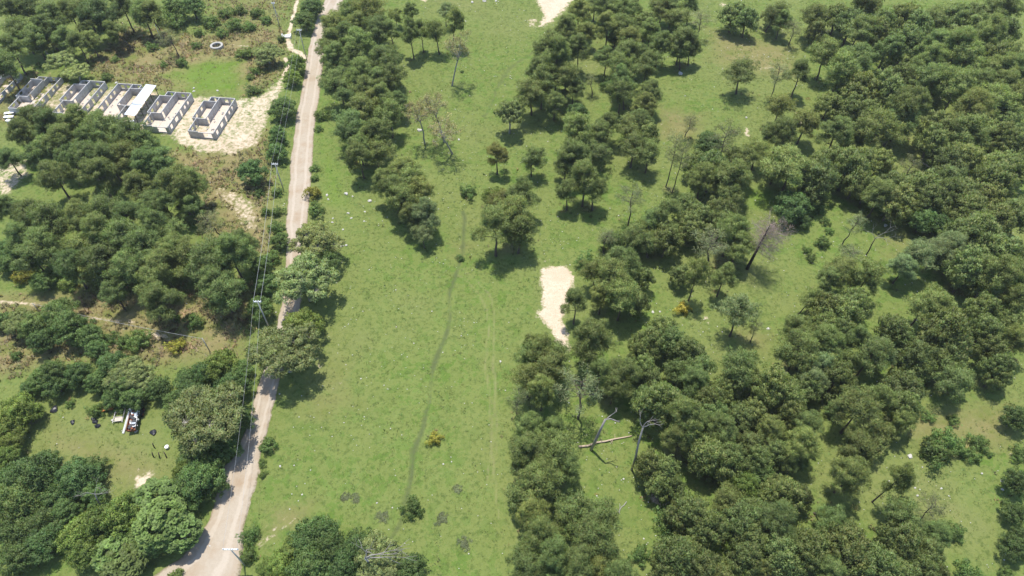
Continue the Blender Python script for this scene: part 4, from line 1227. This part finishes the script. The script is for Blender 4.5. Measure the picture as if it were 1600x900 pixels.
def chips():
    x, y, z = ground(1023, 781)
    rr = random.Random(4); V = []; Fs = []
    for k in range(160):
        a, r = rr.uniform(0, 6.28), abs(rr.gauss(0, 0.75))
        px, py = r * math.cos(a), r * math.sin(a)
        l, w, th = rr.uniform(.15, .4), rr.uniform(.06, .14), rr.uniform(0, 3.14)
        c, s = math.cos(th), math.sin(th); zz = rr.uniform(0.06, 0.22) * max(0.3, 1 - r)
        o = len(V)
        for (u, v, e) in ((-l, -w, 0), (l, -w, .04), (l, w, 0), (-l, w, .05)): V.append((px + (u * c - v * s) / 2, py + (u * s + v * c) / 2, zz + e))
        Fs.append((o, o + 1, o + 2, o + 3))
    o = add('wood_chips', mesh_from('wood_chips', V, Fs, [M['fresh_wood']]), None, (x, y, zland(x, y)))
    tag(o, 'pale pink wood chips heaped beside the cut log', 'wood chips', kind='stuff')
chips()

# ---------------------------------------------------------------- power line
def pole(top_px, h, label, arm=1.3, armrot=0.0, r=0.13, cross=True, base=None, group='power line poles', mat='concrete_pole'):
    if base:
        x, y, z = ground(*base); h = height_for((x, y, z), top_px[1])
    else:
        x, y, t = at_height(top_px[0], top_px[1], h)
        z = 0
    x, y = float(x), float(y)
    z = zland(x, y)
    root = empty('power_pole', (x, y, z), armrot)
    mb = MB(); mb.tube([(0, 0, -0.5), (0, 0, h * 0.5), (0, 0, h)], [r, r * 0.82, r * 0.62], 10); mb.build('shaft', M[mat], root, True)
    tips = [(x, y, z + h - 0.15)]
    if cross:
        tips = []
        mb = MB(); mb.box(-arm / 2, arm / 2, -0.07, 0.07, h - 0.25, h - 0.1); mb.build('crossarm', M['white_paint'], root)
        for s in (-1, -0.35, 0.35, 1):
            mb = MB(); mb.tube([(s * arm * 0.46, 0, h - 0.1), (s * arm * 0.46, 0, h + 0.02), (s * arm * 0.46, 0, h + 0.1), (s * arm * 0.46, 0, h + 0.18)], [0.05, 0.09, 0.09, 0.04], 8)
            mb.build('insulator', M['insulator'], root, True)
            tips.append((x + math.cos(armrot) * s * arm * 0.46, y + math.sin(armrot) * s * arm * 0.46, z + h + 0.19))
    tag(root, label, 'pole', group)
    return tips, root
P0, _ = pole((477, 46), 9, 'concrete power pole beside the road near the top edge', base=(479, 92))
P1, _ = pole((429, 256), 9, 'concrete power pole left of the road below the sandy site', base=(442, 293))
P2, _ = pole((403, 473), 9, 'power pole hidden in trees left of the road, mid photo')
P3, r3 = pole((359, 857), 6.5, 'power pole with white crossarm standing by the road bend', arm=2.1)

def wire(a, b, sag, label, r=0.035, group='power line wires'):
    a = Vector(a); b = Vector(b); n = 22
    P = [tuple(a.lerp(b, k / n) - Vector((0, 0, sag * 4 * (k / n) * (1 - k / n)))) for k in range(n + 1)]
    mb = MB(); mb.tube([tuple(Vector(p) - a) for p in P], [r] * (n + 1), 5)
    o = mb.build('power_wire', M['wire'], None, True); o.location = a
    tag(o, label, 'wire', group)
WORD = ['leftmost', 'second', 'third', 'rightmost']
for A, B, where, sag in ((P0, P1, 'along the upper road', 0.9), (P1, P2, 'beside the road at mid height', 0.7), (P2, P3, 'over the lower left trees', 1.0)):
    for k in (0, 3):
        wire(A[k], B[k], sag, f'{("left", 0, 0, "right")[k]} of two power wires strung {where}', 0.013 if where[0] != 'b' else 0.022)  # span beside the road is thickened to stand in for sun glint

S1, _ = pole((316, 529), 5, 'short pale pole at the end of a single wire', base=(328, 549), cross=False, r=0.11, group='short wire poles')
S2, _ = pole((48, 474), 5, 'short pale pole beside the trail at far left', base=(62, 487), cross=False, r=0.11, group='short wire poles')
wire(S1[0], S2[0], 0.5, 'single pale wire strung between the two short poles', 0.024, 'single wires')
S3, _ = pole((244, 38), 6, 'grey pole leaning in dry grass above the houses', base=(254, 66), cross=False, r=0.13, group='short wire poles')
S4, _ = pole((433, 4), 7, 'tall grey pole with stays at the top edge', base=(437, 42), cross=True, arm=1.0, r=0.13, group='short wire poles')
for k, (px, py) in enumerate(((441, 37), (432, 38))):
    wire(S4[k], (*ground(px, py)[:2], 0.1), 0.0, f'{("right", "left")[k]} stay wire of the pole at the top edge', 0.04, 'stay wires')

# ---------------------------------------------------------------- junk in the yard
def trailer():
    a = Vector(ground(217, 639)); b = Vector(ground(211, 671))
    d = (b - a); L = 5.4
    x, y = (a.x + b.x) / 2, (a.y + b.y) / 2
    root = empty('flatbed_trailer', (x, y, zland(x, y)), math.atan2(d.y, d.x))
    tag(root, 'rusty flatbed trailer heaped with white and red scrap in the yard', 'trailer')
    w = 0.72
    mb = MB(); mb.box(-L / 2, L / 2, -w, w, 0.72, 0.82); mb.build('bed', M['rust'], root)
    for s in (-1, 1):
        mb = MB(); mb.box(-L / 2, L / 2, s * w - 0.04, s * w + 0.04, 0.82, 1.25); mb.build('side_board', M['rust'] if s < 0 else M['dark_metal'], root)
        mb = MB(); mb.box(-L / 2, L / 2, s * 0.45 - 0.06, s * 0.45 + 0.06, 0.56, 0.72); mb.build('chassis_rail', M['dark_metal'], root)
        for wx in (-1.3, -0.4):
            t = MB(); t.tube([(wx, s * 0.98 - 0.12, 0.4), (wx, s * 0.98 + 0.12, 0.4)], [0.4, 0.4], 16); wl = t.build('wheel', M['rubber'], root, False)
            t = MB(); t.tube([(wx, s * 1.11, 0.4), (wx, s * 1.11 + 0.02 * s, 0.4)], [0.2, 0.18], 12); t.build('rim', M['rust'], wl)
    mb = MB(); mb.box(-L / 2, -L / 2 + 0.08, -w + .05, w - .05, 0.82, 1.5); mb.build('headboard', M['dark_metal'], root)
    mb = MB(); mb.box(L / 2 - 0.06, L / 2, -w + .05, w - .05, 0.6, 1.0); mb.build('tailboard', M['rust'], root)
    mb = MB(); mb.tube([(-L / 2, -0.4, 0.62), (-L / 2 - 1.2, 0, 0.6)], [0.05, 0.05], 6); mb.tube([(-L / 2, 0.4, 0.62), (-L / 2 - 1.2, 0, 0.6)], [0.05, 0.05], 6); mb.build('drawbar', M['dark_metal'], root)
    rr = random.Random(12)
    for k in range(46):
        px, py = rr.uniform(-L / 2 + 0.3, L / 2 - 0.3), rr.uniform(-w + .2, w - .25)
        l, ww, hh = rr.uniform(.15, .6), rr.uniform(.08, .3), rr.uniform(.05, .25)
        mb = MB(); mb.box(-l, l, -ww, ww, 0, hh)
        m_ = rr.choices(['white_paint', 'rust', 'dark_metal', 'concrete', 'zinc'], [3, 3, 5, 3, 2])[0]
        mesh_o = mb.build('scrap_piece', M[m_], None)
        mesh_o.parent = root
        mesh_o.location = (px, py, 0.84 + rr.uniform(0, 0.3)); mesh_o.rotation_euler = (rr.uniform(-.5, .5), rr.uniform(-.5, .5), rr.uniform(0, 3))
trailer()
def plank():
    a = Vector(ground(193, 678)); b = Vector(ground(205, 637, 1.3)); b.z += 1.55; a.z = zland(a.x, a.y)
    d = b - a
    mb = MB(); mb.tube([(0, 0, 0.12), tuple(d * 0.5 + Vector((0, 0, .1))), tuple(d)], [0.17, 0.17, 0.16], 4)
    o = mb.build('white_beam', M['white_paint'], None); o.location = a
    tag(o, 'long white beam leaning along the left side of the scrap trailer', 'beam')
plank()

def lumpy(name, px, py, sx, sy, sz, mat, label, cat, seed, group=None, sink=0.25, cuts=2, jag=0.22):
    rr = random.Random(seed)
    import bmesh
    bm = bmesh.new(); bmesh.ops.create_icosphere(bm, subdivisions=cuts, radius=1)
    ph = [rr.uniform(0, 6) for _ in range(6)]
    for v in bm.verts:
        c = v.co
        k = 1 + jag * (math.sin(3 * c.x + ph[0]) * math.sin(2.6 * c.y + ph[1]) + 0.7 * math.sin(5 * c.z + ph[2] + 3 * c.x) + rr.uniform(-.35, .35))
        v.co = Vector((c.x * sx, c.y * sy, max(c.z, -0.5) * sz)) * k
    me = bpy.data.meshes.new(name); bm.to_mesh(me); bm.free(); me.materials.append(M[mat])
    x, y, z = ground(px, py)
    o = add(name, me, None, (x, y, zland(x, y) + sz * (0.5 - sink)), rr.uniform(0, 6))
    tag(o, label, cat, group)
    return o
for k, (px, py, s, w) in enumerate(((147, 655, 0.55, 'uppermost of three black rubbish bags heaped left of the trailer'), (150, 660, 0.6, 'middle of three black rubbish bags heaped left of the trailer'), (153, 666, 0.55, 'lowest of three black rubbish bags heaped left of the trailer'), (85, 641, 0.8, 'large dark rubbish bag at the upper left of the yard'), (114, 660, 0.5, 'small dark rubbish bag between the yard weeds'), (240, 676, 0.75, 'black rubbish bag right of the trailer below the pale tree'))):
    lumpy('rubbish_bag', px, py, s * 0.85, s * 0.65, s * 0.5, 'black_plastic', w, 'bag', 40 + k, 'rubbish bags in the yard')
def bent_sheet():
    x, y, z = ground(169, 641)
    V = []; Fs = []
    n = 12
    for i in range(n + 1):
        u = i / n
        for yy, off in ((-0.45, 0), (0.45, 0.1)):
            V += [(u * 2 - 1, yy + 0.12 * u, 0.3 + 0.25 * math.sin(u * 3.1) + 0.05 * (i % 2) + off), (u * 2 - 1, yy + 0.12 * u, 0.26 + 0.25 * math.sin(u * 3.1) + 0.05 * (i % 2) + off)]
    for i in range(n):
        a = i * 4
        Fs += [(a, a + 4, a + 6, a + 2), (a + 3, a + 7, a + 5, a + 1), (a, a + 1, a + 5, a + 4), (a + 2, a + 6, a + 7, a + 3)]
    o = add('metal_sheet', mesh_from('metal_sheet', V, Fs, [M['orange']]), None, (x, y, zland(x, y)), 0.2)
    tag(o, 'crumpled orange rusty sheet under the trees left of the trailer', 'sheet')
bent_sheet()
def rack():
    x, y, z = ground(188, 650)
    root = empty('cart_frame', (x, y, zland(x, y)), 0.15)
    tag(root, 'open cart frame with two long pale rails beside the trailer', 'frame')
    for s in (-0.75, 0.75):
        mb = MB(); mb.box(s - 0.06, s + 0.06, -1.5, 1.6, 0.35, 0.45); mb.build('rail', M['concrete'], root)
    for yy in (-1.2, -0.4, 0.5):
        mb = MB(); mb.box(-0.69, 0.69, yy - 0.05, yy + 0.05, 0.36, 0.44); mb.build('crossbar', M['concrete'], root)
    mb = MB(); mb.box(-0.6, 0.6, -1.14, -0.46, 0.3, 0.35); mb.build('deck', M['slab'], root)
    for sx in (-0.6, 0.6):
        for yy in (-1.0, 1.0):
            mb = MB(); mb.box(sx - 0.05, sx + 0.05, yy - 0.05, yy + 0.05, -0.1, 0.35); mb.build('leg', M['dark_metal'], root)
rack()
def bucket():
    x, y, z = ground(262, 700)
    root = empty('bucket', (x, y, zland(x, y)))
    tag(root, 'round white bucket on the grass right of the yard', 'bucket')
    n = 16; V = []; Fs = []
    for r, zz in ((0.24, -0.02), (0.31, 0.5), (0.33, 0.52), (0.29, 0.5), (0.0, 0.47)):
        V += [(r * math.cos(2 * math.pi * i / n), r * math.sin(2 * math.pi * i / n), zz) for i in range(n)]
    for k in range(4):
        for i in range(n): Fs.append((k * n + i, k * n + (i + 1) % n, (k + 1) * n + (i + 1) % n, (k + 1) * n + i))
    add('body', mesh_from('body', V, Fs, [M['white_paint']]), root)
    mb = MB(); mb.tube([(0.31 * math.cos(t), 0.1 * math.sin(t), 0.5 + 0.2 * math.sin(t)) for t in np.linspace(0, math.pi, 9)], [0.015] * 9, 5); mb.build('handle', M['dark_metal'], root)
bucket()
for k, (px, py, w) in enumerate(((241, 699, 'dark wooden stake right of the yard, highest of four'), (240, 714, 'leftmost of three dark stakes at the yard edge'), (250, 716, 'middle of three dark stakes at the yard edge'), (261, 716, 'rightmost of three dark stakes at the yard edge'))):
    x, y, z = ground(px, py)
    mb = MB(); mb.tube([(0, 0, -0.3), (0.03, 0.02, 0.7), (0.12, 0.05, 1.35)], [0.1, 0.09, 0.07], 7)
    o = mb.build('stake', M['post_wood'], None, True); o.location = (x, y, zland(x, y)); o.rotation_euler = (0.12 * k, 0.1, k)
    tag(o, w, 'stake', 'dark stakes at the yard edge')

# ---------------------------------------------------------------- pale rocks that can be told apart
ROCKS = [(541, 303, 7, 'largest pale rock right of the yellow roadside shrub'), (578, 314, 7, 'pale rock just left of the upper meadow clump'), (551, 307, 3.5, 'small pale rock right of the largest roadside rock'), (511, 305, 5, 'pale upright rock beside the road verge shrub'), (513, 312, 4, 'pale rock just below the upright verge rock'),
    (544, 333, 4, 'upper of two pale rocks below the meadow clump left side'), (549, 341, 4, 'lower of two pale rocks below the meadow clump left side'), (570, 331, 3.5, 'pale rock left of the clump shadow'), (569, 346, 3, 'pale rock at the clump shadow tip'), (520, 341, 3.5, 'upper rock of a pair by the big roadside tree'), (519, 347, 3.5, 'lower rock of a pair by the big roadside tree'), (536, 359, 4, 'single white rock right of the big roadside tree'),
    (535, 385, 5, 'left rock of two below the roadside tree shadow'), (541, 384, 5, 'right rock of two below the roadside tree shadow'), (656, 204, 8, 'pale rock at the foot of the left reddish tree'), (717, 218, 4, 'grey rock right of the reddish trees'),
    (757, 1, 9, 'pale boulder at the top edge of the meadow'), (738, 4, 5, 'pale rock left of the top edge boulder'), (775, 2, 5, 'pale rock right of the top edge boulder'), (1063, 115, 8, 'grey rock below the clearing pines'),
    (1020, 488, 5, 'pale rock in grass above the lower wood'), (1031, 487, 4, 'second pale rock in grass above the lower wood'), (1422, 713, 8, 'grey boulder left of the clearing shrubs'), (1430, 762, 4, 'white rock at the upper left of the lower clearing'), (1434, 774, 4, 'white rock in the stony patch of the lower clearing'), (1471, 763, 3.5, 'white rock in the middle of the lower clearing'), (1483, 775, 3, 'small white rock right of the clearing middle'), (1566, 765, 4, 'white rock near the right edge of the clearing'), (1565, 752, 5, 'grey rock near the right edge of the clearing'), (1534, 740, 3.5, 'white rock in the upper right of the clearing'), (1384, 352, 6, 'pale flat rock on the right slope'), (1200, 514, 6, 'white rock at the left rim of the right clump'),
    (1166, 184, 4, 'white rock at the lower rim of the upper clearing'), (340, 142, 5, 'white rubble left of pair behind the right house'), (303, 143, 4, 'single white rubble piece behind the roof'), (303, 138, 4, 'white rubble piece on lush green grass'), (182, 130, 5, 'white rubble behind the overgrown house'), (437, 616, 3, 'pale stone on the road verge below the big tree'), (328, 853, 4, 'white stone on the sandy road bend'), (176, 657, 5, 'white rubbish lump left of the cart frame'), (213, 675, 5, 'white rubbish lump at the trailer tail'), (57, 716, 6, 'white lump at the left side of the yard'), (782, 565, 4, 'white stone beside the meadow ruts'), (589, 786, 3, 'white stone on the lower meadow'), (438, 729, 4, 'white stone on the grass by the verge bush')]
for k, (px, py, w, lab) in enumerate(ROCKS):
    x, y, z = ground(px, py)
    s = w * to_px(x, y, z)[2] / FPX / 2
    lumpy('rock', px, py, s, s * 0.75, s * 0.55, 'rock', lab, 'rock', 200 + k, 'pale rocks on the grass', 0.2, 2, 0.2)

# ---------------------------------------------------------------- what nobody could count: grass, weeds, pale stones
def sample_at(px, py, arr):
    i = np.clip(np.searchsorted(gxs, px) - 1, 0, nx - 1); j = np.clip(np.searchsorted(gys, py) - 1, 0, ny - 1)
    return arr[j * nx + i]
def scatter(n, density):
    """uniform points over the visible land (and a margin) thinned by a density function"""
    y = rng.uniform(24, 205, n * 4); x = rng.uniform(-160, 160, n * 4)
    keep = np.abs(x) < 0.60 * y + 66
    x, y = x[keep], y[keep]
    d = density(x, y)
    k = rng.random(len(x)) < d
    return x[k][:n], y[k][:n]
def tufts(name, label, n, density, hgt, wid, blades, col, seed):
    x, y = scatter(n, density)
    z = sample_at(x, y, Z)
    r_ = np.random.default_rng(seed); n = len(x)
    sc = r_.uniform(0.5, 1.25, n) ** 1.3
    V = np.zeros((n, blades, 3, 3)); 
    for b in range(blades):
        th = r_.uniform(0, 6.283, n); tilt = r_.uniform(0.15, 0.9, n)
        bx = x + r_.normal(size=n) * 0.12 * sc; by = y + r_.normal(size=n) * 0.12 * sc
        w = wid * sc * r_.uniform(0.7, 1.3, n)
        dx, dy = np.cos(th), np.sin(th)
        L = hgt * sc * r_.uniform(0.6, 1.2, n)
        V[:, b, 0] = np.stack([bx - dy * w / 2, by + dx * w / 2, z - 0.05], 1)
        V[:, b, 1] = np.stack([bx + dy * w / 2, by - dx * w / 2, z - 0.05], 1)
        V[:, b, 2] = np.stack([bx + dx * L * tilt, by + dy * L * tilt, z + L * np.sqrt(1 - (0.8 * tilt) ** 2)], 1)
    g = np.cross(V[:, :, 1] - V[:, :, 0], V[:, :, 2] - V[:, :, 0])
    fl = g[..., 2] < 0
    V[fl] = V[fl][:, [1, 0, 2]]
    V = V.reshape(-1, 3)
    me = mesh_from(name, V, np.arange(len(V)).reshape(-1, 3), [M['leaf']], True)
    dryv = sample_at(x, y, m_rough) * fbm(x * 0.2, y * 0.2, 61) * 1.5
    t = np.clip(0.92 + 0.32 * r_.normal(size=n) + 0.7 * (fbm(x * 0.25, y * 0.25, 62) - 0.5), 0.5, 1.7)
    rr = t * (1 + 0.42 * np.clip(dryv, 0, 1) + 0.12 * r_.normal(size=n)); gg = t * (1 + 0.05 * np.clip(dryv, 0, 1)); bb = t * (1 + 0.7 * np.clip(dryv, 0, 1))
    rep = lambda a: np.repeat(np.clip(a, 0.2, 2.5), blades * 3)
    vattr(me, 'tint', rep(rr), rep(gg), rep(bb))
    N = np.tile(np.array([[0, 0, 1.0]]), (len(V), 1)) + r_.normal(size=(len(V), 3)) * 0.35
    N /= np.linalg.norm(N, axis=1)[:, None]
    me.normals_split_custom_set_from_vertices([tuple(v) for v in N])
    o = add(name, me); o.color = (*col, 1)
    tag(o, label, name, kind='stuff')
def open_ground(x, y):
    return (sample_at(x, y, d_road) > 0.5) & (sample_at(x, y, m_sand) < 0.38) & (sample_at(x, y, m_rut) < 0.4) & (sample_at(x, y, m_track) < 0.3)
tufts('grass', 'short green grass covering the meadow and clearings', 85000, lambda x, y: open_ground(x, y) * (0.15 + 0.85 * (fbm(x * 0.35, y * 0.35, 41) > 0.5)), 0.22, 0.14, 4, (0.130, 0.185, 0.046), 1)
tufts('weeds', 'taller mixed weeds and dry grass of the rough ground', 52000, lambda x, y: open_ground(x, y) * (sample_at(x, y, m_lush) < 0.4) * np.clip(sample_at(x, y, m_rough) * 1.2 * (fbm(x * 0.3, y * 0.3, 42) > 0.42) + 0.10 * sample_at(x, y, m_lit), 0, 1), 0.55, 0.20, 6, (0.205, 0.195, 0.078), 2)
def mounds():
    """low leafy undergrowth that covers the rough land"""
    r_ = np.random.default_rng(77)
    def dens(x, y):
        base = np.clip(sample_at(x, y, m_rough) * 1.2, 0, 1) * np.clip((fbm(x * 0.16, y * 0.16, 47) - 0.36) * 3.5, 0, 1)
        wood = 0.35 * np.clip(sample_at(x, y, m_lit), 0, 1) * (fbm(x * 0.2, y * 0.2, 48) > 0.5)
        return open_ground(x, y) * (sample_at(x, y, m_lush) < 0.4) * np.clip(base + wood, 0, 1)
    x, y = scatter(5200, dens)
    z = sample_at(x, y, Z)
    lv = Leaves()
    for i in range(len(x)):
        r = r_.uniform(0.28, 0.75)
        lv.clump((x[i], y[i], z[i] + r * 0.1), r, int(22 + 26 * r), 0.30, 0.16, r_, 0.5, 0.6, (x[i], y[i], z[i] - 1), 0.25)
        k = r_.normal() * 0.16 + (0.25 if r_.random() < 0.3 else 0.0)
        lv.T[-1] *= np.array([1 + max(k, -0.2) * 1.6, 1 + 0.15 * k, 1 + k * 1.3]) * r_.uniform(0.75, 1.2)
    o = add('undergrowth', lv.mesh('undergrowth', M['leaf'])); o.color = (0.165, 0.180, 0.062, 1)
    tag(o, 'low leafy undergrowth matted over the rough left-hand ground', 'undergrowth', kind='stuff')
mounds()
def dots(n):
    x, y = scatter(n, lambda x, y: open_ground(x, y) * np.where(x > -35, 0.9, 0.12) * np.clip((fbm(x * 0.11, y * 0.11, 43) - 0.30) * 2.6, 0.04, 1) * (sample_at(x, y, m_lit) < 0.5))
    z = sample_at(x, y, Z); n = len(x)
    s = 0.065 + 0.085 * rng.random(n) ** 4
    base = np.array([(1, 0, 0), (0, 1, 0), (-1, 0, 0), (0, -1, 0), (0, 0, 1)], float)
    V = np.stack([x, y, z + 0.10], 1)[:, None] + base[None] * s[:, None, None] * rng.uniform(0.7, 1.3, (n, 5, 1))
    f = np.array([(0, 1, 4), (1, 2, 4), (2, 3, 4), (3, 0, 4)])
    Fm = (np.arange(n)[:, None, None] * 5 + f[None]).reshape(-1, 3)
    o = add('pale_stones', mesh_from('pale_stones', V.reshape(-1, 3), Fm, [M['rock']]))
    tag(o, 'tiny pale stones and flowers flecking the meadow grass', 'stones', kind='stuff')
dots(3800)
# low dark weed cushions that stand out on the lower meadow
for k, (px, py, s, w) in enumerate(((540, 778, 0.8, 'left of two dark low weed cushions on lower meadow'), (557, 780, 0.8, 'right of two dark low weed cushions on lower meadow'), (597, 807, 0.8, 'dark low weed cushion left of the meadow bush'), (691, 810, 0.95, 'dark low weed cushion right of the meadow bush'), (725, 849, 0.9, 'dark low weed cushion near the bottom of meadow'), (714, 765, 0.8, 'dark low weed cushion on the right of lower meadow'))):
    x, y, z = ground(px, py)
    tm, cm = PROTOS['shrub'][k % 5]
    root = empty('weed_cushion', (x, y, zland(x, y) - 0.1)); root.scale = (s * 0.7, s * 0.7, s * 0.16); root.rotation_euler = (0, 0, k)
    tag(root, w, 'weed', 'dark weed cushions on the lower meadow')
    add('stem', tm, root); c = add('foliage', cm, root); c.color = (0.15, 0.18, 0.075, 1)

# ---------------------------------------------------------------- the thin midday haze between the drone and the land
def haze():
    mb = MB(); mb.box(-6400, 6400, -6400, 6400, -7.0, 104.0)
    m = bpy.data.materials.new('haze'); m.use_nodes = True
    nt = m.node_tree
    nt.nodes.remove(nt.nodes['Principled BSDF'])
    v = nt.nodes.new('ShaderNodeVolumePrincipled')
    v.inputs['Color'].default_value = (0.95, 0.97, 1.0, 1)
    v.inputs['Density'].default_value = 0.00013
    v.inputs['Anisotropy'].default_value = 0.2
    nt.links.new(v.outputs[0], nt.nodes['Material Output'].inputs['Volume'])
    o = mb.build('haze', m)
    tag(o, 'thin pale midday haze over the whole valley', 'haze', kind='stuff')
haze()
